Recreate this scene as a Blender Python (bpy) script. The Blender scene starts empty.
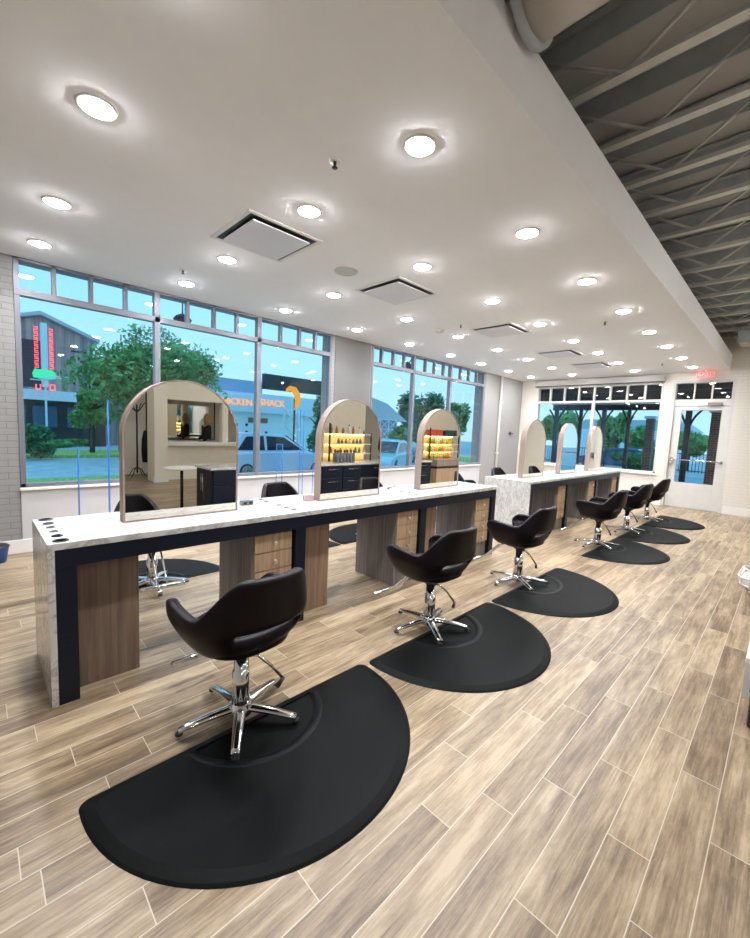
import bpy, bmesh, math, random
from math import sin, cos, pi, radians
from mathutils import Vector, Matrix
random.seed(7)
scene = bpy.context.scene
col = scene.collection

# ------------------------------------------------------------ camera
cam_d = bpy.data.cameras.new('camera')
cam = bpy.data.objects.new('camera', cam_d)
col.objects.link(cam)
R_ = Vector((0.71268838, -0.70011644, 0.04372934))
U_ = Vector((0.03557978, 0.0983363, 0.99451699))
F_ = Vector((0.70057787, 0.70722482, -0.09499313))
M = Matrix.Identity(4)
for i in range(3):
    M[i][0] = R_[i]; M[i][1] = U_[i]; M[i][2] = -F_[i]
M[0][3], M[1][3], M[2][3] = -0.25359452, -2.5568541, 1.51361109
cam.matrix_world = M
cam_d.sensor_fit = 'VERTICAL'
cam_d.sensor_height = 36
cam_d.lens = 410.34 / 938 * 36
cam_d.clip_start = 0.02
cam_d.clip_end = 500
scene.camera = cam

# ------------------------------------------------------------ world / exposure
scene.view_settings.view_transform = 'Standard'
scene.view_settings.look = 'None'
scene.view_settings.gamma = 1
scene.view_settings.use_curve_mapping = False
scene.view_settings.exposure = 0.14
scene.cycles.max_bounces = 10
scene.cycles.diffuse_bounces = 5
scene.cycles.glossy_bounces = 6
scene.cycles.transparent_max_bounces = 16
scene.cycles.sample_clamp_indirect = 6
W = bpy.data.worlds.new('dusk_sky'); scene.world = W
W.use_nodes = True
wn = W.node_tree.nodes; wl = W.node_tree.links
bg = wn['Background']
tc = wn.new('ShaderNodeTexCoord'); sx = wn.new('ShaderNodeSeparateXYZ')
rp = wn.new('ShaderNodeValToRGB')
nz = wn.new('ShaderNodeTexNoise'); nz.inputs['Scale'].default_value = 2.2; nz.inputs['Detail'].default_value = 4
mxw = wn.new('ShaderNodeMixRGB'); mxw.inputs[0].default_value = 0.07
wl.new(tc.outputs['Generated'], sx.inputs[0]); wl.new(sx.outputs['Z'], rp.inputs[0])
wl.new(tc.outputs['Generated'], nz.inputs['Vector'])
rp.color_ramp.elements[0].position = 0.0; rp.color_ramp.elements[0].color = (0.34, 0.62, 0.80, 1)
rp.color_ramp.elements[1].position = 0.45; rp.color_ramp.elements[1].color = (0.115, 0.52, 0.88, 1)
wl.new(rp.outputs[0], mxw.inputs[1]); wl.new(nz.outputs['Fac'], mxw.inputs[2])
wl.new(mxw.outputs[0], bg.inputs['Color'])
bg.inputs['Strength'].default_value = 1.5

# ------------------------------------------------------------ materials
def new_mat(name):
    m = bpy.data.materials.new(name); m.use_nodes = True
    return m, m.node_tree.nodes, m.node_tree.links, m.node_tree.nodes['Principled BSDF']
def pm(name, c, rough=0.5, metal=0.0, spec=0.5, emit=None, es=0, noise=0.0, nscale=8, bump=0.0, bscale=60, coat=0):
    m, n, l, b = new_mat(name)
    b.inputs['Base Color'].default_value = (*c, 1)
    b.inputs['Roughness'].default_value = rough
    b.inputs['Metallic'].default_value = metal
    b.inputs['Specular IOR Level'].default_value = spec
    b.inputs['Coat Weight'].default_value = coat
    if emit:
        b.inputs['Emission Color'].default_value = (*emit, 1)
        b.inputs['Emission Strength'].default_value = es
    t = n.new('ShaderNodeTexCoord')
    if noise > 0:
        z = n.new('ShaderNodeTexNoise'); z.inputs['Scale'].default_value = nscale; z.inputs['Detail'].default_value = 5
        r = n.new('ShaderNodeValToRGB')
        r.color_ramp.elements[0].position = 0.3; r.color_ramp.elements[1].position = 0.7
        r.color_ramp.elements[0].color = (*[max(0, x * (1 - noise)) for x in c], 1)
        r.color_ramp.elements[1].color = (*[min(1, x * (1 + noise)) for x in c], 1)
        l.new(t.outputs['Object'], z.inputs['Vector']); l.new(z.outputs['Fac'], r.inputs[0]); l.new(r.outputs[0], b.inputs['Base Color'])
    if bump > 0:
        z = n.new('ShaderNodeTexNoise'); z.inputs['Scale'].default_value = bscale; z.inputs['Detail'].default_value = 3
        bp = n.new('ShaderNodeBump'); bp.inputs['Strength'].default_value = bump; bp.inputs['Distance'].default_value = 0.002
        l.new(t.outputs['Object'], z.inputs['Vector']); l.new(z.outputs['Fac'], bp.inputs['Height']); l.new(bp.outputs[0], b.inputs['Normal'])
    return m

def floor_mat():
    m, n, l, b = new_mat('wood_look_tile')
    t = n.new('ShaderNodeTexCoord'); s = n.new('ShaderNodeSeparateXYZ'); l.new(t.outputs['Object'], s.inputs[0])
    def mth(op, a, bb=None, c=None):
        q = n.new('ShaderNodeMath'); q.operation = op
        for i, v in enumerate((a, bb, c)):
            if v is None: continue
            if isinstance(v, (int, float)): q.inputs[i].default_value = v
            else: l.new(v, q.inputs[i])
        return q.outputs[0]
    PW, PL = 0.141, 0.866
    yv = mth('DIVIDE', mth('ADD', s.outputs['Y'], 2.483 + PW * 60), PW)
    row = mth('FLOOR', yv); fy = mth('FRACT', yv)
    wr = n.new('ShaderNodeTexWhiteNoise'); wr.noise_dimensions = '1D'; l.new(row, wr.inputs['W'])
    TAB = [0.0171, 0.629, 0.273, 0.8738, 0.836, 0.4411, 0.1363, 0.6905, 0.0554, 0.373, 0.6443, 0.2411, 0.9414, 0.7009, 0.4109, 0.9685, 0.0254, 0.6899, 0.4815, 0.7818, 0.4508, 0.903, 0.4781, 0.0065, 0.632, 0.1898, 0.8142, 0.4085, 0.093, 0.6881, 0.2401, 0.8558]
    tr_ = n.new('ShaderNodeValToRGB'); tr_.color_ramp.interpolation = 'CONSTANT'
    te = tr_.color_ramp.elements; te[0].position = 0; te[0].color = (TAB[0],) * 3 + (1,); te[1].position = 31 / 32; te[1].color = (TAB[31],) * 3 + (1,)
    for i_ in range(1, 31):
        q_ = te.new(i_ / 32); q_.color = (TAB[i_],) * 3 + (1,)
    l.new(mth('DIVIDE', mth('SUBTRACT', row, 54.5), 32.0), tr_.inputs[0])
    inr = mth('MULTIPLY', mth('GREATER_THAN', row, 54.5), mth('LESS_THAN', row, 86.5))
    offr = mth('ADD', mth('MULTIPLY', row, 0.6), mth('MULTIPLY', wr.outputs['Value'], 0.22))
    off = mth('ADD', mth('MULTIPLY', offr, mth('SUBTRACT', 1.0, inr)), mth('MULTIPLY', tr_.outputs[0], inr))
    xv = mth('ADD', mth('DIVIDE', mth('ADD', s.outputs['X'], 40), PL), off)
    cl = mth('FLOOR', xv); fx = mth('FRACT', xv)
    cb = n.new('ShaderNodeCombineXYZ'); l.new(row, cb.inputs[0]); l.new(cl, cb.inputs[1])
    wn_ = n.new('ShaderNodeTexWhiteNoise'); wn_.noise_dimensions = '3D'; l.new(cb.outputs[0], wn_.inputs['Vector'])
    # grain coordinates, shifted per plank
    gx = mth('ADD', mth('MULTIPLY', s.outputs['X'], 1.0), mth('MULTIPLY', wn_.outputs['Value'], 37.0))
    g = n.new('ShaderNodeCombineXYZ'); l.new(mth('MULTIPLY', gx, 1.6), g.inputs[0]); l.new(mth('MULTIPLY', s.outputs['Y'], 16.0), g.inputs[1]); l.new(row, g.inputs[2])
    n1 = n.new('ShaderNodeTexNoise'); n1.inputs['Scale'].default_value = 1.0; n1.inputs['Detail'].default_value = 6; n1.inputs['Roughness'].default_value = 0.62; n1.inputs['Distortion'].default_value = 0.6
    l.new(g.outputs[0], n1.inputs['Vector'])
    g2 = n.new('ShaderNodeCombineXYZ'); l.new(mth('MULTIPLY', gx, 4.5), g2.inputs[0]); l.new(mth('MULTIPLY', s.outputs['Y'], 95.0), g2.inputs[1]); l.new(row, g2.inputs[2])
    n2 = n.new('ShaderNodeTexNoise'); n2.inputs['Scale'].default_value = 1.0; n2.inputs['Detail'].default_value = 4; n2.inputs['Roughness'].default_value = 0.7
    l.new(g2.outputs[0], n2.inputs['Vector'])
    g3 = n.new('ShaderNodeCombineXYZ'); l.new(mth('MULTIPLY', gx, 2.5), g3.inputs[0]); l.new(mth('MULTIPLY', s.outputs['Y'], 9.0), g3.inputs[1]); l.new(row, g3.inputs[2])
    n3 = n.new('ShaderNodeTexNoise'); n3.inputs['Scale'].default_value = 1.0; n3.inputs['Detail'].default_value = 8; n3.inputs['Roughness'].default_value = 0.8
    l.new(g3.outputs[0], n3.inputs['Vector'])
    v = mth('ADD', mth('MULTIPLY', n1.outputs['Fac'], 0.95), mth('MULTIPLY', n2.outputs['Fac'], 0.62))
    v = mth('ADD', v, mth('MULTIPLY', mth('SUBTRACT', wn_.outputs['Value'], 0.5), 0.20))
    v = mth('ADD', v, mth('MULTIPLY', mth('SUBTRACT', n3.outputs['Fac'], 0.5), 0.75))
    r = n.new('ShaderNodeValToRGB')
    e = r.color_ramp.elements
    e[0].position = 0.42; e[0].color = (0.095, 0.058, 0.035, 1)
    e[1].position = 1.08 if False else 1.0; e[1].color = (0.46, 0.355, 0.228, 1)
    k = e.new(0.60); k.color = (0.155, 0.105, 0.064, 1)
    k = e.new(0.80); k.color = (0.29, 0.213, 0.132, 1)
    l.new(v, r.inputs[0])
    gy = mth('MINIMUM', fy, mth('SUBTRACT', 1.0, fy)); gxx = mth('MINIMUM', fx, mth('SUBTRACT', 1.0, fx))
    gr = mth('MAXIMUM', mth('LESS_THAN', gy, 0.0125), mth('LESS_THAN', gxx, 0.0021))
    mx = n.new('ShaderNodeMixRGB'); l.new(gr, mx.inputs[0]); l.new(r.outputs[0], mx.inputs[1]); mx.inputs[2].default_value = (0.55, 0.48, 0.37, 1)
    l.new(mx.outputs[0], b.inputs['Base Color'])
    b.inputs['Roughness'].default_value = 0.36
    b.inputs['Specular IOR Level'].default_value = 0.45
    bp = n.new('ShaderNodeBump'); bp.inputs['Strength'].default_value = 0.15; bp.inputs['Distance'].default_value = 0.002
    l.new(mth('SUBTRACT', n2.outputs['Fac'], gr), bp.inputs['Height']); l.new(bp.outputs[0], b.inputs['Normal'])
    return m

def marble_mat():
    m, n, l, b = new_mat('veined_marble')
    t = n.new('ShaderNodeTexCoord')
    mp = n.new('ShaderNodeMapping'); mp.inputs['Rotation'].default_value = (0.5, 0.6, 0.75); mp.inputs['Scale'].default_value = (1, 2.4, 1.3)
    l.new(t.outputs['Object'], mp.inputs[0])
    a = n.new('ShaderNodeTexNoise'); a.inputs['Scale'].default_value = 4.5; a.inputs['Detail'].default_value = 7; a.inputs['Roughness'].default_value = 0.65; a.inputs['Distortion'].default_value = 1.3
    l.new(mp.outputs[0], a.inputs['Vector'])
    r = n.new('ShaderNodeValToRGB'); e = r.color_ramp.elements
    e[0].position = 0.42; e[0].color = (0.66, 0.65, 0.62, 1)
    e[1].position = 0.57; e[1].color = (0.66, 0.65, 0.62, 1)
    k = e.new(0.49); k.color = (0.40, 0.385, 0.36, 1)
    k = e.new(0.46); k.color = (0.60, 0.585, 0.56, 1)
    k = e.new(0.53); k.color = (0.60, 0.585, 0.56, 1)
    l.new(a.outputs['Fac'], r.inputs[0]); l.new(r.outputs[0], b.inputs['Base Color'])
    b.inputs['Roughness'].default_value = 0.16
    return m

def grain_mat(name, c0, c1, axis='Z', sc=1.0, rough=0.5):
    m, n, l, b = new_mat(name)
    t = n.new('ShaderNodeTexCoord'); mp = n.new('ShaderNodeMapping')
    s = {'Z': (38, 38, 1.6), 'X': (1.6, 38, 38), 'Y': (38, 1.6, 38)}[axis]
    mp.inputs['Scale'].default_value = tuple(v * sc for v in s)
    l.new(t.outputs['Object'], mp.inputs[0])
    a = n.new('ShaderNodeTexNoise'); a.inputs['Scale'].default_value = 1.0; a.inputs['Detail'].default_value = 5; a.inputs['Roughness'].default_value = 0.6
    l.new(mp.outputs[0], a.inputs['Vector'])
    r = n.new('ShaderNodeValToRGB'); e = r.color_ramp.elements
    e[0].position = 0.32; e[0].color = (*c0, 1); e[1].position = 0.68; e[1].color = (*c1, 1)
    l.new(a.outputs['Fac'], r.inputs[0]); l.new(r.outputs[0], b.inputs['Base Color'])
    b.inputs['Roughness'].default_value = rough
    return m

def brick_mat(name, c, mortar, bump=0.5, rough=0.6, bw=0.2, bh=0.068, plane='XZ', vary=0.0):
    m, n, l, b = new_mat(name)
    t = n.new('ShaderNodeTexCoord'); s = n.new('ShaderNodeSeparateXYZ'); cb = n.new('ShaderNodeCombineXYZ')
    l.new(t.outputs['Object'], s.inputs[0])
    if plane == 'BOTH':
        ad = n.new('ShaderNodeMath'); ad.operation = 'ADD'; l.new(s.outputs['X'], ad.inputs[0]); l.new(s.outputs['Y'], ad.inputs[1])
        l.new(ad.outputs[0], cb.inputs[0])
    else:
        l.new(s.outputs[plane[0]], cb.inputs[0])
    l.new(s.outputs['Z'], cb.inputs[1])
    k = n.new('ShaderNodeTexBrick'); k.inputs['Scale'].default_value = 1.0
    k.inputs['Brick Width'].default_value = bw; k.inputs['Row Height'].default_value = bh
    k.inputs['Mortar Size'].default_value = 0.005; k.inputs['Mortar Smooth'].default_value = 0.3
    k.inputs['Color1'].default_value = (*c, 1)
    k.inputs['Color2'].default_value = (*[x * (1 - vary) for x in c], 1)
    k.inputs['Mortar'].default_value = (*mortar, 1)
    l.new(cb.outputs[0], k.inputs['Vector']); l.new(k.outputs['Color'], b.inputs['Base Color'])
    bp = n.new('ShaderNodeBump'); bp.inputs['Strength'].default_value = bump; bp.inputs['Distance'].default_value = 0.004; bp.invert = True
    l.new(k.outputs['Fac'], bp.inputs['Height']); l.new(bp.outputs[0], b.inputs['Normal'])
    b.inputs['Roughness'].default_value = rough
    return m

def glass_mat(name, tint=(1, 1, 1), ior=1.45, base=0.0):
    m = bpy.data.materials.new(name); m.use_nodes = True
    n = m.node_tree.nodes; l = m.node_tree.links; n.clear()
    o = n.new('ShaderNodeOutputMaterial'); mx = n.new('ShaderNodeMixShader'); tr = n.new('ShaderNodeBsdfTransparent'); g = n.new('ShaderNodeBsdfGlossy')
    f = n.new('ShaderNodeFresnel'); ge = n.new('ShaderNodeNewGeometry'); mi = n.new('ShaderNodeMapRange')
    mi.inputs['To Min'].default_value = ior; mi.inputs['To Max'].default_value = 1 / ior
    l.new(ge.outputs['Backfacing'], mi.inputs['Value']); l.new(mi.outputs[0], f.inputs['IOR'])
    g.inputs['Roughness'].default_value = 0.0; tr.inputs[0].default_value = (*tint, 1)
    l.new(f.outputs[0], mx.inputs[0]); l.new(tr.outputs[0], mx.inputs[1]); l.new(g.outputs[0], mx.inputs[2]); l.new(mx.outputs[0], o.inputs[0])
    return m

def emit_mat(name, c, s):
    m = bpy.data.materials.new(name); m.use_nodes = True
    n = m.node_tree.nodes; l = m.node_tree.links; n.clear()
    o = n.new('ShaderNodeOutputMaterial'); e = n.new('ShaderNodeEmission')
    e.inputs[0].default_value = (*c, 1); e.inputs[1].default_value = s
    l.new(e.outputs[0], o.inputs[0])
    return m

MT = dict(
    floor=floor_mat(), marble=marble_mat(),
    ceil=pm('ceiling_paint', (0.93, 0.935, 0.94), 0.9, noise=0.01),
    wall=pm('wall_paint', (0.57, 0.565, 0.57), 0.7, noise=0.02, nscale=3),
    brickw=brick_mat('white_painted_brick', (0.72, 0.685, 0.62), (0.64, 0.61, 0.55), 0.6, plane='BOTH'),
    trim=pm('white_trim', (0.80, 0.78, 0.74), 0.45, noise=0.01),
    winframe=pm('window_aluminium', (0.19, 0.20, 0.23), 0.4, metal=0.2, noise=0.02),
    winwhite=pm('window_cream', (0.62, 0.61, 0.58), 0.5, noise=0.02),
    glass=glass_mat('window_glass'),
    acrylic=glass_mat('clear_acrylic', (0.96, 0.98, 1.0), 1.2),
    acredge=pm('blue_acrylic_edge', (0.06, 0.24, 0.75), 0.2, noise=0.02),
    navy=pm('navy_laminate', (0.009, 0.012, 0.022), 0.4, spec=.22, noise=0.05),
    greywood=grain_mat('grey_brown_laminate', (0.125, 0.112, 0.110), (0.25, 0.22, 0.21)),
    tanwood=grain_mat('tan_zebra_laminate', (0.30, 0.195, 0.115), (0.54, 0.38, 0.24), 'Z', 1.0),
    brass=pm('satin_nickel', (0.72, 0.66, 0.56), 0.3, metal=1.0, noise=0.02),
    mframe=grain_mat('pale_oak_frame', (0.21, 0.155, 0.13), (0.34, 0.26, 0.22), 'Z', 0.5),
    chrome=pm('chrome', (0.82, 0.83, 0.85), 0.09, metal=1.0, noise=0.01),
    leather=pm('black_leatherette', (0.006, 0.004, 0.006), 0.42, spec=.2, bump=0.25, bscale=180, noise=0.1, nscale=30),
    rubber=pm('black_rubber', (0.006, 0.007, 0.007), 0.48, spec=.06, noise=0.12, nscale=6, bump=0.3, bscale=90),
    rubber2=pm('smooth_black_rubber', (0.006, 0.007, 0.008), 0.40, spec=.10, noise=0.1),
    black=pm('black_plastic', (0.012, 0.012, 0.014), 0.4, noise=0.05),
    lamp=emit_mat('lamp_lens', (0.98, 0.975, 1.0), 205),
    lamp2=emit_mat('added_spot_lens', (0.98, 0.99, 1.0), 270),
    led=emit_mat('shelf_led', (1.0, 0.75, 0.32), 26),
    grille=pm('grille_grey', (0.50, 0.53, 0.49), 0.6, noise=0.03),
    steel=pm('joist_grey_paint', (0.44, 0.48, 0.50), 0.6, noise=0.08),
    steelhi=pm('joist_chord_paint', (0.72, 0.72, 0.68), 0.55, noise=0.08),
    duct=pm('duct_paint', (0.62, 0.58, 0.52), 0.5, noise=0.04),
    rust=pm('pinkish_insulation', (0.40, 0.36, 0.32), 0.8, noise=0.1),
    exitred=emit_mat('exit_red', (1.0, 0.06, 0.05), 2.2),
)
def deck_mat():
    m, n, l, b = new_mat('corrugated_deck')
    t = n.new('ShaderNodeTexCoord'); s = n.new('ShaderNodeSeparateXYZ'); l.new(t.outputs['Object'], s.inputs[0])
    w = n.new('ShaderNodeMath'); w.operation = 'PINGPONG'; w.inputs[1].default_value = 0.075; l.new(s.outputs['Y'], w.inputs[0])
    bp = n.new('ShaderNodeBump'); bp.inputs['Strength'].default_value = 0.8; bp.inputs['Distance'].default_value = 0.5
    l.new(w.outputs[0], bp.inputs['Height'])
    z = n.new('ShaderNodeTexNoise'); z.inputs['Scale'].default_value = 0.9; l.new(t.outputs['Object'], z.inputs['Vector'])
    r = n.new('ShaderNodeValToRGB'); r.color_ramp.elements[0].position = .3; r.color_ramp.elements[1].position = .7
    r.color_ramp.elements[0].color = (0.50, 0.51, 0.50, 1); r.color_ramp.elements[1].color = (0.54, 0.52, 0.51, 1)
    l.new(z.outputs['Fac'], r.inputs[0]); l.new(r.outputs[0], b.inputs['Base Color'])
    b.inputs['Roughness'].default_value = 0.75
    return m
MT['deck'] = deck_mat()
def mirror_mat():
    m = bpy.data.materials.new('silver_mirror'); m.use_nodes = True
    n = m.node_tree.nodes; l = m.node_tree.links; n.clear()
    o = n.new('ShaderNodeOutputMaterial'); g = n.new('ShaderNodeBsdfGlossy')
    g.inputs['Color'].default_value = (0.90, 0.90, 0.86, 1); g.inputs['Roughness'].default_value = 0.0
    l.new(g.outputs[0], o.inputs[0])
    return m
MT['mirror'] = mirror_mat()

# ------------------------------------------------------------ mesh helper
class MB:
    def __init__(s): s.v = []; s.f = []; s.sm = []
    def add(s, vs, fs, smooth=False):
        o = len(s.v); s.v += [tuple(v) for v in vs]
        s.f += [tuple(i + o for i in f) for f in fs]; s.sm += [smooth] * len(fs); return s
    def box(s, x0, x1, y0, y1, z0, z1, mat=None):
        vs = [Vector((x, y, z)) for x in (x0, x1) for y in (y0, y1) for z in (z0, z1)]
        if mat is not None: vs = [mat @ v for v in vs]
        return s.add(vs, [(0, 1, 3, 2), (4, 6, 7, 5), (0, 4, 5, 1), (2, 3, 7, 6), (0, 2, 6, 4), (1, 5, 7, 3)])
    def lathe(s, prof, c=(0, 0, 0), n=20, axis='z', smooth=True, caps=True):
        vs = []; fs = []
        for r, h in prof:
            for i in range(n):
                a = 2 * pi * i / n
                p = {'z': (r * cos(a), r * sin(a), h), 'x': (h, r * cos(a), r * sin(a)), 'y': (r * sin(a), h, r * cos(a))}[axis]
                vs.append((p[0] + c[0], p[1] + c[1], p[2] + c[2]))
        k = len(prof)
        for j in range(k - 1):
            for i in range(n):
                fs.append((j * n + i, j * n + (i + 1) % n, (j + 1) * n + (i + 1) % n, (j + 1) * n + i))
        s.add(vs, fs, smooth)
        o = len(s.v) - len(vs)
        if not caps: return s
        if prof[0][0] > 1e-6: s.f.append(tuple(o + i for i in reversed(range(n)))); s.sm.append(False)
        if prof[-1][0] > 1e-6: s.f.append(tuple(o + (k - 1) * n + i for i in range(n))); s.sm.append(False)
        return s
    def cyl(s, c, r, h, n=20, axis='z'): return s.lathe([(r, 0), (r, h)], c, n, axis)
    def tube(s, pts, r, n=10, sq=1.0):
        P = [Vector(p) for p in pts]; rr = r if isinstance(r, (list, tuple)) else [r] * len(P)
        vs = []; fs = []
        for i, p in enumerate(P):
            t = (P[min(i + 1, len(P) - 1)] - P[max(i - 1, 0)]).normalized()
            up = Vector((0, 0, 1)) if abs(t.z) < 0.92 else Vector((1, 0, 0))
            a = t.cross(up).normalized(); b = a.cross(t).normalized()
            for k in range(n):
                w = 2 * pi * k / n
                vs.append(p + a * cos(w) * rr[i] + b * sin(w) * rr[i] * sq)
        for i in range(len(P) - 1):
            for k in range(n):
                fs.append((i * n + k, i * n + (k + 1) % n, (i + 1) * n + (k + 1) % n, (i + 1) * n + k))
        s.add(vs, fs, True); o = len(s.v) - len(vs)
        s.f.append(tuple(o + k for k in reversed(range(n)))); s.sm.append(False)
        s.f.append(tuple(o + (len(P) - 1) * n + k for k in range(n))); s.sm.append(False)
        return s
    def prism(s, poly, h0, h1, plane='xy', smooth=False):
        n = len(poly)
        def P(a, b, h): return {'xy': (a, b, h), 'xz': (a, h, b), 'yz': (h, a, b)}[plane]
        vs = [P(a, b, h0) for a, b in poly] + [P(a, b, h1) for a, b in poly]
        fs = [(i, (i + 1) % n, n + (i + 1) % n, n + i) for i in range(n)]
        s.add(vs, fs, smooth); o = len(s.v) - 2 * n
        s.f += [tuple(o + i for i in reversed(range(n))), tuple(o + n + i for i in range(n))]; s.sm += [False, False]
        return s
    def build(s, name, m, parent=None, bevel=0, seg=2, loc=None, sub=0, solid=0):
        me = bpy.data.meshes.new(name)
        me.from_pydata(s.v, [], s.f); me.update()
        for p, q in zip(me.polygons, s.sm): p.use_smooth = q
        bm = bmesh.new(); bm.from_mesh(me); bmesh.ops.recalc_face_normals(bm, faces=bm.faces); bm.to_mesh(me); bm.free()
        me.materials.append(MT[m] if isinstance(m, str) else m)
        o = bpy.data.objects.new(name, me); col.objects.link(o)
        if parent: o.parent = parent
        if loc: o.location = loc
        if solid:
            d = o.modifiers.new('solid', 'SOLIDIFY'); d.thickness = solid; d.offset = 0
        if bevel:
            d = o.modifiers.new('bevel', 'BEVEL'); d.width = bevel; d.segments = seg; d.limit_method = 'ANGLE'; d.angle_limit = radians(40)
        if sub:
            d = o.modifiers.new('sub', 'SUBSURF'); d.levels = sub; d.render_levels = sub
        return o

def tag(o, label, cat, group=None, kind=None):
    if label: o['label'] = label
    if cat: o['category'] = cat
    if group: o['group'] = group
    if kind: o['kind'] = kind
    return o
def thing(name, label, cat, loc=(0, 0, 0), rz=0, group=None, kind=None):
    o = bpy.data.objects.new(name, None); o.empty_display_size = 0.1; col.objects.link(o)
    o.location = loc; o.rotation_euler = (0, 0, rz)
    return tag(o, label, cat, group, kind)
def struct(o, label=None):
    o['kind'] = 'structure'
    if label: o['label'] = label
    return o
def kids(o): return [c for c in col.objects if c.parent == o]
def dup(o, loc=None, rz=None, label=None, group=None, scale=None, parent=None):
    c = o.copy(); col.objects.link(c)
    if parent: c.parent = parent
    if loc: c.location = loc
    if rz is not None: c.rotation_euler = (0, 0, rz)
    if label: c['label'] = label
    if group: c['group'] = group
    if scale: c.scale = scale
    for k in kids(o): dup(k, parent=c)
    return c
ORD = ['nearest', 'second', 'third', 'fourth', 'fifth', 'sixth', 'seventh', 'eighth', 'ninth', 'tenth', 'eleventh', 'twelfth', 'thirteenth', 'fourteenth', 'fifteenth', 'sixteenth', 'seventeenth', 'eighteenth']

# ============================================================ SETTING
C = 3.139      # dropped ceiling height
WY = 3.277     # street window wall
FX = 11.565    # far wall
SY = -1.451    # soffit edge
DZ = 4.25      # roof deck
FT = 3.46      # soffit fascia top
XL, YB = -3.0, -9.6

struct(MB().box(XL, FX + 0.3, YB, WY + 0.3, -0.2, 0).build('floor', 'floor'), 'tan wood-look plank tile floor with pale grout lines')
struct(MB().box(XL, FX, SY, WY, C, FT).build('ceiling', 'ceil'), 'smooth white dropped ceiling with a deep edge')
struct(MB().box(XL, FX + .3, YB, WY + .3, DZ, DZ + 0.1).build('ceiling_deck', 'deck'), 'grey corrugated roof deck above the joists')

# street wall (left): y = WY
wl_ = MB()
T = 0.28
wl_.box(XL, 0.12, WY, WY + T, 0, DZ).box(4.335, 5.31, WY, WY + T, 0, DZ).box(9.44, FX + .3, WY, WY + T, 0, DZ)
wl_.box(0.12, 4.335, WY, WY + T, 0, 0.72).box(5.31, 9.44, WY, WY + T, 0, 0.72)
wl_.box(0.12, 4.335, WY, WY + T, C, DZ).box(5.31, 9.44, WY, WY + T, C, DZ)
struct(wl_.build('wall_left', brick_mat('shaded_white_brick', (0.28, 0.278, 0.272), (0.22, 0.217, 0.21), 0.6, plane='BOTH')), 'white painted brick wall toned grey for shade, with two large street windows')  # white brick toned grey to stand in for shade on this wall
# painted drywall facing (the smooth part)
struct(MB().box(0.12, 4.40, WY - 0.012, WY, 0.0, 0.70).box(5.285, 9.45, WY - 0.012, WY, 0, 0.70).build('trim_1', 'wall'), 'smooth painted panels under and between the street windows')
struct(MB().box(4.405, 5.28, WY - 0.012, WY, 0, C).build('trim_3', pm('shaded_pier_paint', (.165, .163, .16), .7, noise=.02)), 'wall pier with shade painted in, between the street windows')  # pier colour darkened to carry the shade between the windows
struct(MB().box(9.455, FX, WY - 0.012, WY, 0, C).build('trim_4', pm('shaded_end_wall_paint', (.31, .305, .295), .7, noise=.02)), 'wall with lighter shade painted in, beyond the second street window')  # mid grey stands for the dimmer light at the far end
# far wall: x = FX
wf = MB(); TF = 0.25
wf.box(FX, FX + TF, 2.80, WY + T, 0, DZ).box(FX, FX + TF, -0.45, -0.28, 0, DZ).box(FX, FX + TF, YB, -1.58, 0, DZ)
wf.box(FX, FX + TF, -0.28, 2.80, 0, 0.75).box(FX, FX + TF, -0.28, 2.80, 3.0, DZ).box(FX, FX + TF, -1.58, -0.45, 2.96, DZ)
struct(wf.build('wall_back', 'brickw'), 'white painted brick wall with patio window and glass door')
struct(MB().box(XL - .2, XL, YB, WY + T, 0, DZ).build('wall_front', 'wall'))
struct(MB().box(XL, FX, YB - .2, YB, 0, DZ).build('wall_right', pm('warm_white_wall', (.80, .76, .68), .7, noise=.02)))
# baseboards
struct(MB().box(XL, FX, WY - 0.03, WY - 0.0125, 0, 0.15).build('baseboard_left', 'trim', bevel=0.004))
struct(MB().box(FX - 0.02, FX, 2.8, WY, 0, 0.15).box(FX - 0.02, FX, -0.45, 2.8, 0, 0.15).box(FX - 0.02, FX, YB, -1.6, 0, 0.17).build('baseboard_back', 'trim', bevel=0.004))

# ---- street windows
def street_window(idx, x0, x1, z0, mains, minors, zt, label):
    w = thing('window_%d' % idx, label, None, (x0, WY, 0), kind='structure')
    L = x1 - x0; fw = 0.05; y0, y1 = -0.01, 0.075
    f = MB()
    f.box(0, L, y0, y1, z0, z0 + 0.045).box(0, L, y0, y1, C - 0.03, C + .0)
    f.box(0, fw, y0, y1, z0, C).box(L - fw, L, y0, y1, z0, C)
    f.box(0, L, y0 - 0.005, y1, zt - 0.035, zt + 0.035)
    f.build('frame', 'winframe', w, bevel=0.004)
    MB().box(-0.01, L + .01, -0.045, y0, z0 - 0.03, z0).build('sill', 'trim', w, bevel=0.004)
    for mx_ in mains:
        MB().box(mx_ - x0 - 0.035, mx_ - x0 + 0.035, y0 - 0.005, y1, z0, C).build('mullion', 'winframe', w, bevel=0.004)
    for mx_ in minors:
        MB().box(mx_ - x0 - 0.02, mx_ - x0 + 0.02, y0, y1 - 0.01, zt, C).build('muntin', 'winframe', w)
    xs = [x0] + mains + [x1]
    for a, b in zip(xs[:-1], xs[1:]):
        MB().box(a - x0 + 0.03, b - x0 - 0.03, 0.03, 0.036, z0 + 0.03, zt - .02).build('pane', 'glass', w)
    MB().box(0.04, L - 0.04, 0.03, 0.036, zt + 0.02, C - 0.01).build('transom_pane', 'glass', w)
    return w
street_window(1, 0.12, 4.335, 0.72, [1.50, 2.93], [0.46, 0.80, 1.15, 1.88, 2.24, 2.58, 3.31, 3.66, 3.98], 2.79, 'near street window looking onto the barn and parked car')
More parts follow.
